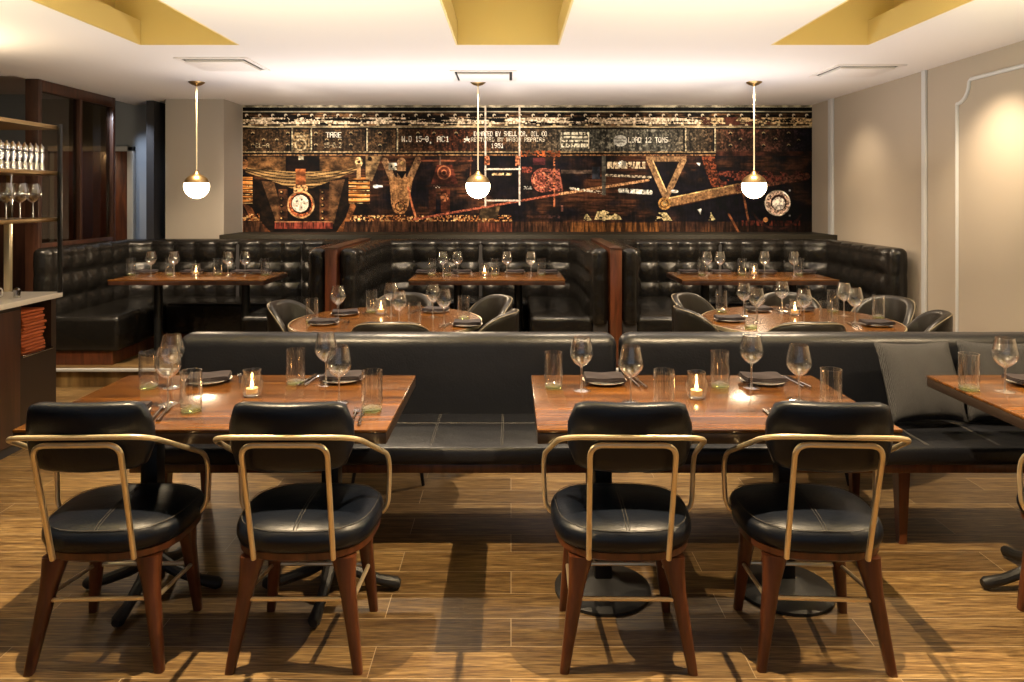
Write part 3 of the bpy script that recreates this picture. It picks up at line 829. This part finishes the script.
tub(-1.59, 4.82, a, b, 'tub chair at the left side of the left round table, near the left booth')
tub(-.03, 5.10, a, b, 'tub chair right of the left round table, the farther of two')
tub(.03, 4.40, a, b, 'tub chair right of the left round table, the nearer of two')
a, b = RT[1]
tub(1.62, 3.815, 1.62, b, 'tub chair on the near side of the right round table, only its top showing', sc=1.035)
tub(2.08, 5.44, a, b, 'curved leather tub chair on the far side of the right round table', sc=.975)
tub(1.20, 5.22, a, b, 'tub chair left of the right round table, the farther one')
tub(1.05, 4.55, a, b, 'tub chair left of the right round table, the nearer one')
tub(2.72, 5.06, a, b, 'tub chair right of the right round table, the farther one with a lit backrest')
tub(2.66, 4.36, a, b, 'tub chair right of the right round table, the nearer one in shade')

# ------------------------------------------------------------------ booth tables
ZB = .842
def booth_table(cx, label, off=.39):
    t = thing('booth_table', label, 'table', (cx, 6.42, .15), 0, 'booth tables')
    h = ZB-.15
    MB().box(-.665, .665, -.32, .32, h-.012, h, .003).build('tabletop', M['top'], t)
    MB().box(-.663, .663, -.318, .318, h-.045, h-.0125, .003).build('edge_band', M['walnut_dark'], t)
    for x in (-off, off):
        MB().lathe([(.036, .02), (.036, h-.055)], (x, 0, 0), 20).build('column', M['black'], t)
        MB().lathe([(0, 0), (.14, 0), (.14, .012), (.05, .03), (0, .04)], (x, 0, 0), 32).build('base', M['iron'], t)
BT = [-2.755, -.205, 2.12]
booth_table(BT[0], 'long wooden table inside the left booth'); booth_table(BT[1], 'long wooden table inside the middle booth', .27); booth_table(BT[2], 'long wooden table inside the right booth')

# ------------------------------------------------------------------ tableware
def wine_glass():
    t = thing('wine_glass', '', 'wine glass')
    w = .0012
    out = [(.004, .098), (.012, .101), (.028, .113), (.043, .132), (.0485, .147), (.047, .165), (.041, .19), (.0345, .22)]
    inn = [(r-w if r > .01 else .002, z+(.003 if z < .12 else 0)) for r, z in reversed(out)]
    MB().lathe(out+inn, n=28).build('bowl', M['glass'], t, ang=60)
    MB().lathe([(.0075, .004), (.004, .015), (.0034, .05), (.0036, .085), (.005, .098)], n=12).build('stem', M['glass_stem'], t)
    MB().lathe([(0, 0), (.036, 0), (.0365, .0015), (.02, .004), (.006, .007), (0, .007)], n=28).build('foot', M['glass'], t)
    return t
def tumbler():
    b = MB(); h = .15
    b.mi = 0
    b.lathe([(.0375, .014), (.039, .03), (.0395, .07), (.0385, .11), (.039, h), (.0365, h), (.0365, .11), (.037, .07), (.0365, .03), (.033, .018)], n=30)
    b.mi = 1
    b.lathe([(0, 0), (.034, 0), (.037, .004), (.0378, .014), (.033, .017), (.015, .022), (0, .026)], n=30)
    return tag(b.build('tumbler', [M['glass'], M['glass_tint']], ang=60), '', 'tumbler')
def candle_holder():
    t = thing('candle_holder', '', 'candle holder')
    MB().lathe([(0, 0), (.028, 0), (.036, .01), (.043, .035), (.042, .06), (.035, .085), (.033, .095), (.0365, .105), (.034, .105), (.031, .095), (.033, .085), (.0395, .06), (.0405, .035), (.034, .014), (0, .012)], n=28).build('glass_cup', M['glass'], t, ang=60)
    MB().lathe([(0, .014), (.022, .014), (.023, .032), (.01, .03), (0, .03)], n=20).build('candle', M['wax'], t)
    MB().lathe([(.0005, .032), (.0045, .038), (.0058, .046), (.0035, .056), (.0004, .068)], n=12, cap=True).build('flame', M['flame'], t)
    return t
def plate():
    return tag(MB().lathe([(0, .002), (.055, .001), (.068, .003), (.092, .011), (.0945, .0135), (.092, .0135), (.068, .006), (0, .0055)], n=36).build('plate', M['white'], ang=50), '', 'plate')
def napkin():
    b = MB()
    n = 12
    for L, (zz, wx, wy) in enumerate(((0, .086, .062), (.0055, .084, .061), (.011, .082, .058))):
        g0 = []; g1 = []
        for i in range(n+1):
            for j in range(n+1):
                u, v = -1+2*i/n, -1+2*j/n
                e = .002*math.sin(4*u+L)*math.cos(3*v)
                g0.append((u*wx, v*wy, zz+.0005+e)); g1.append((u*wx, v*wy, zz+.0048+e))
        f = [(i*(n+1)+j, (i+1)*(n+1)+j, (i+1)*(n+1)+j+1, i*(n+1)+j+1) for i in range(n) for j in range(n)]
        o = len(b.v); b.add(g0, [tuple(reversed(q)) for q in f]); b.add(g1, f)
        m = (n+1)**2
        bd = [i*(n+1) for i in range(n+1)]+[n*(n+1)+j for j in range(1, n+1)]+[i*(n+1)+n for i in range(n-1, -1, -1)]+[j for j in range(n-1, 0, -1)]
        b.f += [(o+bd[k], o+bd[(k+1) % len(bd)], o+m+bd[(k+1) % len(bd)], o+m+bd[k]) for k in range(len(bd))]; b.m += [0]*len(bd)
    return tag(b.build('napkin', M['napkin'], ang=40), '', 'napkin')
def fork():
    b = MB()
    b.tube([(0, -.1, .004), (0, -.05, .005), (0, .03, .006), (0, .05, .006)], .003, 8, rr=[.005, .004, .0028, .006])
    b.box(-.010, .010, .048, .066, .0045, .0065, .0008)
    for x in (-.008, -.0027, .0027, .008): b.box(x-.0014, x+.0014, .06, .1, .0048, .0064, .0005)
    return tag(b.build('fork', M['chrome']), '', 'fork')
def knife():
    b = MB(); b.tube([(0, -.11, .005), (0, -.06, .005), (0, -.005, .005)], .004, 8, rr=[.0055, .005, .004])
    b.add([(-.007, 0, .004), (.006, 0, .004), (.008, .06, .004), (.003, .1, .004), (-.006, .105, .004), (-.007, 0, .0055), (.006, 0, .0055), (.008, .06, .0055), (.003, .1, .0055), (-.006, .105, .0055)],
          [(0, 1, 2, 3, 4), (9, 8, 7, 6, 5), (0, 5, 6, 1), (1, 6, 7, 2), (2, 7, 8, 3), (3, 8, 9, 4), (4, 9, 5, 0)])
    return tag(b.build('knife', M['chrome']), '', 'knife')
WG, TU, CA, PL, NA, FO, KN = wine_glass(), tumbler(), candle_holder(), plate(), napkin(), fork(), knife()
def wg(px, top, z, label, grp):
    d = F*(H-z-.22)/(top-HY); place(WG, ((px-CX)*d/F, d, z+.0005), random.random(), label, grp)
def tu(px, base, z, label, grp):
    x, y, _ = at(px, base-1, z); place(TU, (x, y, z+.0005), random.random(), label, grp)
def ca(px, base, z, label, grp):
    x, y, _ = at(px, base-3, z); place(CA, (x, y, z+.0005), random.random(), label, grp)
def setting(x, y, z, rz, where, grp, side=1, cut=True, s=1):
    """plate, folded napkin on it, fork and knife beside it"""
    place(PL, (x, y, z+.0005), 0, 'white plate under a napkin, '+where, 'small white plates')
    place(NA, (x, y, z+.0145), rz, 'dark folded napkin on a plate, '+where, 'dark folded napkins')
    if cut:
        c_, s_ = math.cos(rz), math.sin(rz)
        for dx, pr, nm in ((.125*side, FO, 'fork'), (.15*side, KN, 'knife')):
            place(pr, (x+dx*c_, y+dx*s_, z+.001), rz+.12*side, 'steel %s by the napkin, %s' % (nm, where), nm+'s laid on the tables')
T = .75
FLT, FMT, FRT = 'front left table', 'front middle table', 'front right table'
gw, gt, gc = 'stemmed wine glasses', 'clear glass tumblers', 'lit glass candle holders'
# --- front left table
tu(149, 389, T, 'tall clear tumbler at the far left corner of the '+FLT, gt)
wg(172, 335, T, 'farther of the two overlapping wine glasses at the left end of the '+FLT, gw)
wg(168, 347, T, 'nearer of the two overlapping wine glasses at the left end of the '+FLT, gw)
tu(191, 412, T, 'tumbler near the front edge at the left half of the '+FLT, gt)
ca(252, 399, T, 'lit candle holder in the middle of the '+FLT, gc)
tu(295.5, 385, T, 'tumbler right of the candle on the '+FLT+', by the banquette', gt)
wg(326, 333, T, 'farther of the two overlapping wine glasses at the right half of the '+FLT, gw)
wg(339, 346, T, 'nearer of the two overlapping wine glasses at the right half of the '+FLT, gw)
tu(372, 412, T, 'tumbler near the right end of the '+FLT, gt)
setting(-1.30, 3.10, T, .25, 'far left side of the '+FLT, '', 1)
setting(-.73, 3.12, T, 0, 'far right side of the '+FLT, '', -1)
setting(-1.42, 2.63, T, .1, 'near left side of the '+FLT, '', 1)
setting(-.69, 2.60, T, 0, 'near right side of the '+FLT, '', 1)
# --- front middle table
tu(553.5, 389, T, 'tall tumbler at the far left corner of the '+FMT, gt)
wg(581.5, 337, T, 'wine glass beside the tumbler at the far left of the '+FMT, gw)
wg(631, 346, T, 'wine glass above the third chair, near the left half of the '+FMT, gw)
tu(664, 411, T, 'tumbler just above the third chair backrest on the '+FMT, gt)
ca(696.5, 401, T, 'lit candle holder in the middle of the '+FMT, gc)
tu(720, 388, T, 'tumbler right of the candle on the '+FMT, gt)
wg(751.5, 335, T, 'wine glass at the far right half of the '+FMT+', next to a napkin', gw)
wg(799, 345, T, 'wine glass above the fourth chair on the '+FMT, gw)
tu(831, 410, T, 'tumbler at the right end of the '+FMT, gt)
setting(.40, 3.09, T, 0, 'far left side of the '+FMT, '', 1)
setting(1.08, 3.09, T, 0, 'far right side of the '+FMT, '', 1)
setting(.40, 2.60, T, 0, 'near left side of the '+FMT, '', -1)
setting(1.09, 2.60, T, .1, 'near right side of the '+FMT, '', -1)
# --- front right table
tu(969, 391, T, 'tumbler at the far left corner of the '+FRT+', in front of a pillow', gt)
wg(1005, 338, T, 'wine glass on the '+FRT+', near the right edge', gw)
setting(2.21, 3.06, T, 0, 'far left side of the '+FRT, '', 1, False)
# --- round table, left
R1, R2 = 'left round table', 'right round table'
tu(312, 323, T, 'tumbler at the left edge of the '+R1, gt); wg(338, 286, T, 'single wine glass at the left half of the '+R1, gw)
tu(371.5, 313, T, 'tumbler at the far middle of the '+R1, gt); wg(391, 283, T, 'farther wine glass in the middle of the '+R1, gw)
wg(399, 291, T, 'nearer wine glass in the middle of the '+R1, gw); ca(381, 317, T, 'lit candle holder on the '+R1, gc)
tu(414.5, 328, T, 'tumbler at the near middle of the '+R1, gt); wg(433, 284, T, 'farther wine glass at the right half of the '+R1, gw)
wg(444, 289, T, 'nearer wine glass at the right half of the '+R1, gw); tu(463.5, 320, T, 'tumbler at the right edge of the '+R1, gt)
setting(-1.17, 4.50, T, 0, 'left side of the '+R1, '', 1); setting(-.27, 4.45, T, 0, 'right side of the '+R1, '', -1)
setting(-1.12, 4.86, T, .2, 'far side of the '+R1, '', 1); setting(-.52, 4.98, T, -.2, 'far right side of the '+R1, '', -1)
# --- round table, right
tu(721.5, 313, T, 'tumbler at the left edge of the '+R2, gt); wg(744, 283, T, 'farther wine glass at the left half of the '+R2, gw)
wg(757, 288, T, 'nearer wine glass at the left half of the '+R2, gw); tu(751, 329, T, 'tumbler at the near left of the '+R2, gt)
wg(782, 281, T, 'wine glass at the far middle of the '+R2, gw); ca(795, 318, T, 'lit candle holder on the '+R2, gc)
wg(804, 289, T, 'wine glass right of the candle on the '+R2, gw); tu(826, 327, T, 'tumbler at the near right of the '+R2, gt)
tu(833, 313, T, 'tumbler behind another at the right half of the '+R2, gt); wg(844, 283, T, 'farther wine glass at the right half of the '+R2, gw)
wg(855, 288, T, 'nearer wine glass at the right half of the '+R2, gw); tu(878.5, 319, T, 'tumbler at the right edge of the '+R2, gt)
setting(1.40, 4.62, T, 0, 'left side of the '+R2, '', 1, False); setting(2.26, 4.45, T, 0, 'right side of the '+R2, '', -1)
setting(1.72, 5.02, T, .1, 'far side of the '+R2, '', 1); setting(2.03, 5.06, T, -.1, 'far right side of the '+R2, '', -1)
# --- booth tables
def bt(i, name, wgs, tus, can, sets):
    for px, ph in wgs: wg(px, 251.5, ZB, 'wine glass %s of the %s booth table' % (ph, name), gw)
    for px, ph in tus: tu(px, 276, ZB, 'tumbler %s of the %s booth table' % (ph, name), gt)
    ca(can, 278.5, ZB, 'lit candle holder on the %s booth table' % name, gc)
    for px, ph in sets:
        x = (px-CX)*6.5/F; setting(x, 6.63, ZB, 0, '%s of the %s booth table' % (ph, name), '', 1, False)
bt(0, 'left', ((151, 'at the far left'), (174, 'left of the candle'), (228, 'right of the candle'), (245, 'second from the right')),
   ((131, 'at the left end'), (170, 'left of the candle'), (218, 'right of the candle'), (265, 'at the right end')), 196, ((139, 'left end'), (186, 'left middle'), (237, 'right middle'), (256, 'right end')))
bt(1, 'middle', ((443, 'at the far left'), (457.5, 'second from the left'), (507, 'right of the candle'), (531, 'at the far right')),
   ((432, 'at the left end'), (447, 'behind the first wine glasses'), (495, 'right of the candle'), (541.5, 'at the right end')), 484.5, ((424, 'left end'), (461, 'left middle'), (515, 'right middle'), (549, 'right end')))
bt(2, 'right', ((707, 'at the far left'), (720, 'second from the left'), (764.5, 'right of the candle'), (794, 'at the far right')),
   ((702, 'at the left end'), (742, 'left of the candle'), (799, 'at the right end')), 754, ((692, 'left end'), (725, 'left middle'), (771, 'right middle'), (811, 'right end')))

# ------------------------------------------------------------------ pendants and vents
def pendant():
    t = thing('pendant_lamp', '', 'lamp')
    MB().lathe([(.07, 0), (.066, -.008), (.04, -.026), (.012, -.034), (.006, -.04)], n=32).build('canopy', M['brassd'], t)
    MB().lathe([(.006, -.03), (.006, -.78)], n=10).build('rod', M['brass'], t)
    zc = -.925; R = .108
    cap = [(.012, zc+R+.03), (.02, zc+R+.016), (.03, zc+R+.004)]+[((R+.003)*math.sin(a), zc+(R+.003)*math.cos(a)) for a in [math.radians(q) for q in range(18, 78, 8)]]
    MB().lathe(cap, n=36).build('lamp_cap', M['brassd'], t)
    MB().lathe([(R*math.sin(math.radians(q)), zc+R*math.cos(math.radians(q))) for q in list(range(70, 180, 8))+[179.5]], n=36).build('globe', M['globe'], t)
    return t
pe = pendant()
for x, lab in ((-2.79, 'brass pendant lamp with lit globe above the left booth table, before the pier'), (-.293, 'brass pendant lamp with lit globe above the middle booth table'), (2.157, 'brass pendant lamp with lit globe above the right booth table')):
    place(pe, (x, 6.39, ZC), 0, lab, 'globe pendant lamps')
    L = bpy.data.lights.new('globe_light', 'POINT'); L.energy = 24; L.color = (1, .76, .5); L.shadow_soft_size = .1
    o = bpy.data.objects.new('globe_light', L); COL.objects.link(o); o.location = (x, 6.39, 1.50)
def vent():
    t = thing('ceiling_vent', '', 'vent')
    f = MB(); w, d = .27, .26
    for a, b, c_, e in ((-w, w, -d, -d+.035), (-w, w, d-.035, d), (-w, -w+.035, -d+.035, d-.035), (w-.035, w, -d+.035, d-.035)): f.box(a, b, c_, e, -.008, -.0005, .002)
    f.build('frame', M['vent'], t)
    MB().box(-w+.035, w-.035, -d+.035, d-.035, -.0025, -.001).build('gap_shade', M['gap'], t, smooth=False)  # flat dark sheet stands in for the shade inside the slot
    MB().box(-w+.058, w-.058, -d+.07, d-.055, -.022, -.003, .003).build('diffuser', M['vent'], t)
    return t
ve = vent()
for (x, y, lab) in ((-2.2, 5.52, 'square white ceiling vent at the left, between coffer and left pendant'), (-.225, 6.05, 'square white ceiling vent in the middle, before the middle pendant'), (2.78, 5.8, 'square white ceiling vent at the right, beside the taupe wall')):
    place(ve, (x, y, ZC), 0, lab, 'ceiling vents')

# ------------------------------------------------------------------ screen at the left
sc = thing('glazed_screen', 'dark wood-framed screen of smoked glass panes standing left of the left booth', 'screen', (-4.07, 6.2, 0))
MB().box(-.115, 0, 0, .05, .15, ZC-.002, .004).build('post', M['walnut_dark'], sc)
MB().box(-.07, 0, .60, .64, 1.14, ZC-.1, .004).build('post', M['walnut_dark'], sc)
MB().box(-.07, 0, 1.16, 1.21, .15, ZC-.002, .004).build('post', M['walnut_dark'], sc)
MB().box(-.07, 0, .05, 1.16, ZC-.1, ZC-.004, .004).build('top_rail', M['walnut_dark'], sc)
MB().box(-.07, 0, .05, 1.16, 1.08, 1.14, .004).build('bottom_rail', M['walnut_dark'], sc)
MB().box(-.07, 0, .05, 1.16, .15, 1.08, .004).build('lower_panel', M['walnut_dark'], sc)
for a, b in ((.05, .60), (.64, 1.16)):
    MB().box(-.04, -.032, a, b, 1.14, ZC-.1).build('pane', M['smoked'], sc, smooth=False)

# ------------------------------------------------------------------ bar counter
ct = thing('bar_counter', 'dark bar counter with a pale stone top at the left edge', 'counter', (0, 0, 0))
MB().box(-4.4, -2.962, 3.3, 4.76, .885, .92, .004).build('countertop', M['marble'], ct)
bd = MB()
bd.box(-4.4, -2.995, 3.3, 4.40, .05, .884); bd.box(-4.4, -2.995, 4.69, 4.74, .05, .884); bd.box(-4.4, -3.28, 4.40, 4.69, .05, .884)
bd.box(-3.28, -2.995, 4.40, 4.69, .05, .56); bd.build('cabinet', M['darktop'], ct, smooth=False)
MB().box(-4.4, -3.0, 3.32, 4.72, 0, .05).build('toe_kick', M['wall_dark'], ct, smooth=False)
MB().box(-2.994, -2.984, 3.32, 4.38, .06, .86, .003).build('side_panel', M['walnut_dark'], ct)
MB().box(-3.28, -2.982, 4.401, 4.689, .5605, .572, .001).build('shelf', M['chrome'], ct)
nk = MB().box(-.11, .11, -.105, .105, 0, .017, .007, 3).build('folded_napkin', M['napkin_orange']); tag(nk, '', 'napkin')
for k in range(13):
    c_ = 'topmost of' if k == 12 else ('bottom one of' if k == 0 else ['second', 'third', 'fourth', 'fifth', 'sixth', 'seventh', 'eighth', 'ninth', 'tenth', 'eleventh', 'twelfth'][k-1]+' from the bottom of')
    place(nk, (-3.115+random.uniform(-.008, .008), 4.54+random.uniform(-.016, .016), .573+k*.0205), random.uniform(-.05, .05), 'orange folded napkin, %s the stack in the counter' % c_, 'orange napkins in the counter')
mg = thing('mug', 'white mug at the left edge of the stone counter', 'mug', (-3.17, 4.38, .9205))
MB().lathe([(0, 0), (.038, 0), (.042, .006), (.043, .085), (.040, .085), (.039, .008), (0, .008)], n=28).build('cup', M['white'], mg)
MB().tube(fillet([(.040, 0, .07), (.075, 0, .068), (.075, 0, .022), (.040, 0, .02)], .02, 6), .005, 8).build('handle', M['white'], mg)
MB().tube([(.0, .0, .02), (.02, .02, .13)], .002, 6).build('spoon', M['chrome'], mg)
sh = MB().lathe([(0, 0), (.02, 0), (.021, .05), (.012, .06), (.0, .064)], n=20).build('sugar_shaker', M['chrome']); tag(sh, 'small steel shaker next to the white mug on the counter', 'shaker'); sh.location = (-3.06, 4.46, .9205)

# rack above the counter
rk = thing('glass_rack', 'brass and black metal shelf rack standing on the bar counter', 'rack', (0, 0, 0))
for z in (1.998, 1.700, 1.398):
    MB().box(-3.75, -2.955, 3.5, 4.74, z-.012, z+.012, .003).build('shelf', M['brassd'], rk)
for x, y in ((-2.944, 4.70), (-3.76, 4.70)):
    MB().box(x-.011, x+.011, y-.011, y+.011, .921, 2.02, .002).build('post', M['black'], rk)
MB().box(-3.345, -3.305, 4.745, 4.775, .921, 1.386, .003).build('upright', M['brass'], rk)
MB().box(-3.33, -3.295, 4.745, 4.765, 1.41, 1.688, .003).build('upright', M['chrome'], rk)
ml = thing('pepper_mill', '', 'pepper mill')
MB().lathe([(0, 0), (.022, 0), (.023, .012), (.016, .045), (.0145, .065), (.021, .095), (.02, .112), (.011, .118), (0, .118)], n=20).build('body', M['chrome'], ml)
MB().lathe([(0, .119), (.016, .12), (.02, .136), (.015, .155), (.007, .163), (.004, .173), (0, .176)], n=20).build('head', M['chrome'], ml)
for k in range(9):
    od = ['first', 'second', 'third', 'fourth', 'fifth', 'sixth', 'seventh', 'eighth', 'ninth'][k]
    place(ml, (-3.03, 4.22+.053*k, 1.7125), 0, 'steel pepper mill, %s from the left on the middle rack shelf' % od, 'pepper mills on the rack')
for k, (x, y, w_) in enumerate(((-3.058, 4.36, 'leftmost'), (-3.055, 4.48, 'middle'), (-3.054, 4.60, 'rightmost'))):
    place(WG, (x, y, 1.4105), 0, 'wine glass on the lowest rack shelf, %s there' % w_, 'wine glasses on the rack')

# ------------------------------------------------------------------ lights
WARM = (1, .78, .52)
def spot(x, y, z, e, size=110, tgt=None, col=WARM, blend=.6, rad=.03, name='downlight_or_fill'):
    L = bpy.data.lights.new(name, 'SPOT'); L.energy = e; L.spot_size = math.radians(size); L.spot_blend = blend; L.color = col; L.shadow_soft_size = rad
    o = bpy.data.objects.new(name, L); COL.objects.link(o); o.location = (x, y, z)
    tgt = tgt or (x, y, 0)
    o.rotation_euler = (Vector(tgt)-Vector((x, y, z))).to_track_quat('-Z', 'Y').to_euler(); return o
def area(x, y, z, e, sx, sy, tgt, col, name='area_light'):
    L = bpy.data.lights.new(name, 'AREA'); L.energy = e; L.shape = 'RECTANGLE'; L.size = sx; L.size_y = sy; L.color = col
    o = bpy.data.objects.new(name, L); COL.objects.link(o); o.location = (x, y, z)
    o.rotation_euler = (Vector(tgt)-Vector((x, y, z))).to_track_quat('-Z', 'Y').to_euler(); return o
for x, e in ((-1.2, 380), (.93, 380), (2.85, 260)): spot(x, 2.5, 2.54, e, col=(1, .74, .44), rad=.014)
for x in (-.8, 1.86): spot(x, 4.62, 2.54, 240, 92, rad=.02)
spot(.5, 4.9, 2.54, 140, 100)
for x in BT: spot(x, 6.3, 2.54, 140, 100, (x, 6.7, 0))
spot(2.80, 4.75, 2.54, 130, 80, (3.34, 4.95, 1.3), blend=1)
spot(2.70, 6.7, 2.54, 40, 80, (3.34, 6.8, 1.3), blend=1)
spot(-3.4, 4.3, 2.54, 110, 90)
spot(-4.0, 7.0, 2.5, 45, 60, (-4.0, 8, 1.6), col=(.75, .85, 1))  # cool spot added to brighten the wall of the left bay
spot(-3.3, 4.6, 2.5, 220, 50, (-3.6, 6.1, .5))  # spot added to brighten the seat end of the left booth
spot(3.0, 4.0, 2.5, 60, 60, (2.9, 6.2, .9))
spot(-4.9, 7.0, 2.4, 35, 90, (-4.9, 8, 1.0))  # spot added to light the panelling seen through the screen
for x in (-2.1, 0, 2.1): spot(x, 6.2, 2.5, 215, 70, (x, 8, 1.7), blend=.9, col=(1, .88, .74))      # wall washers for the mural
# cove strips of the coffers
for (a, b) in coff:
    for x, dx in ((a-.08, .3), (b+.08, -.3)):
        area(x, (CY0+CY1)/2, ZC+.18, 48, .03, CY1-CY0-.2, (x+dx, (CY0+CY1)/2, ZC+.45), (1, .88, .5), 'cove_strip')
# added cool fill behind the viewer, rack uplight, unseen fills added for the ceiling
area(0, -2.9, 1.5, 10, 6, 2.2, (0, 4, 1.3), (.7, .82, 1), 'cool_front_fill')
area(-3.7, 4.3, 2.06, 30, .5, .9, (-3.5, 4.0, 3), WARM, 'rack_uplight')
area(0, 3.9, 1.7, 29, 6, 2.4, (0, 3.9, 3), (1, .96, .95), 'ceiling_fill')
area(0, 6.0, 1.75, 40, 5, .7, (0, 6.0, 3), (1, .95, .93), 'ceiling_fill')
w = bpy.data.worlds.new('world'); SC.world = w; w.use_nodes = True
w.node_tree.nodes['Background'].inputs['Color'].default_value = (.8, .82, .9, 1)
w.node_tree.nodes['Background'].inputs['Strength'].default_value = .08

# ------------------------------------------------------------------ camera and view
cd = bpy.data.cameras.new('camera'); cam = bpy.data.objects.new('camera', cd); COL.objects.link(cam)
cam.location = (0, 0, H); cam.rotation_euler = (PI/2, 0, 0)
cd.sensor_fit = 'HORIZONTAL'; cd.sensor_width = 36; cd.lens = 36*F/1024
cd.shift_x = (512-CX)/1024; cd.shift_y = -(341-HY)/1024; cd.clip_start = .05
SC.camera = cam
SC.view_settings.view_transform = 'Standard'; SC.view_settings.look = 'None'
SC.view_settings.gamma = 1; SC.view_settings.use_curve_mapping = False; SC.view_settings.exposure = 0
cy = SC.cycles
cy.use_denoising = True; cy.max_bounces = 8; cy.diffuse_bounces = 4; cy.glossy_bounces = 4; cy.transmission_bounces = 6; cy.transparent_max_bounces = 32
cy.sample_clamp_indirect = 6; cy.caustics_reflective = False; cy.caustics_refractive = False
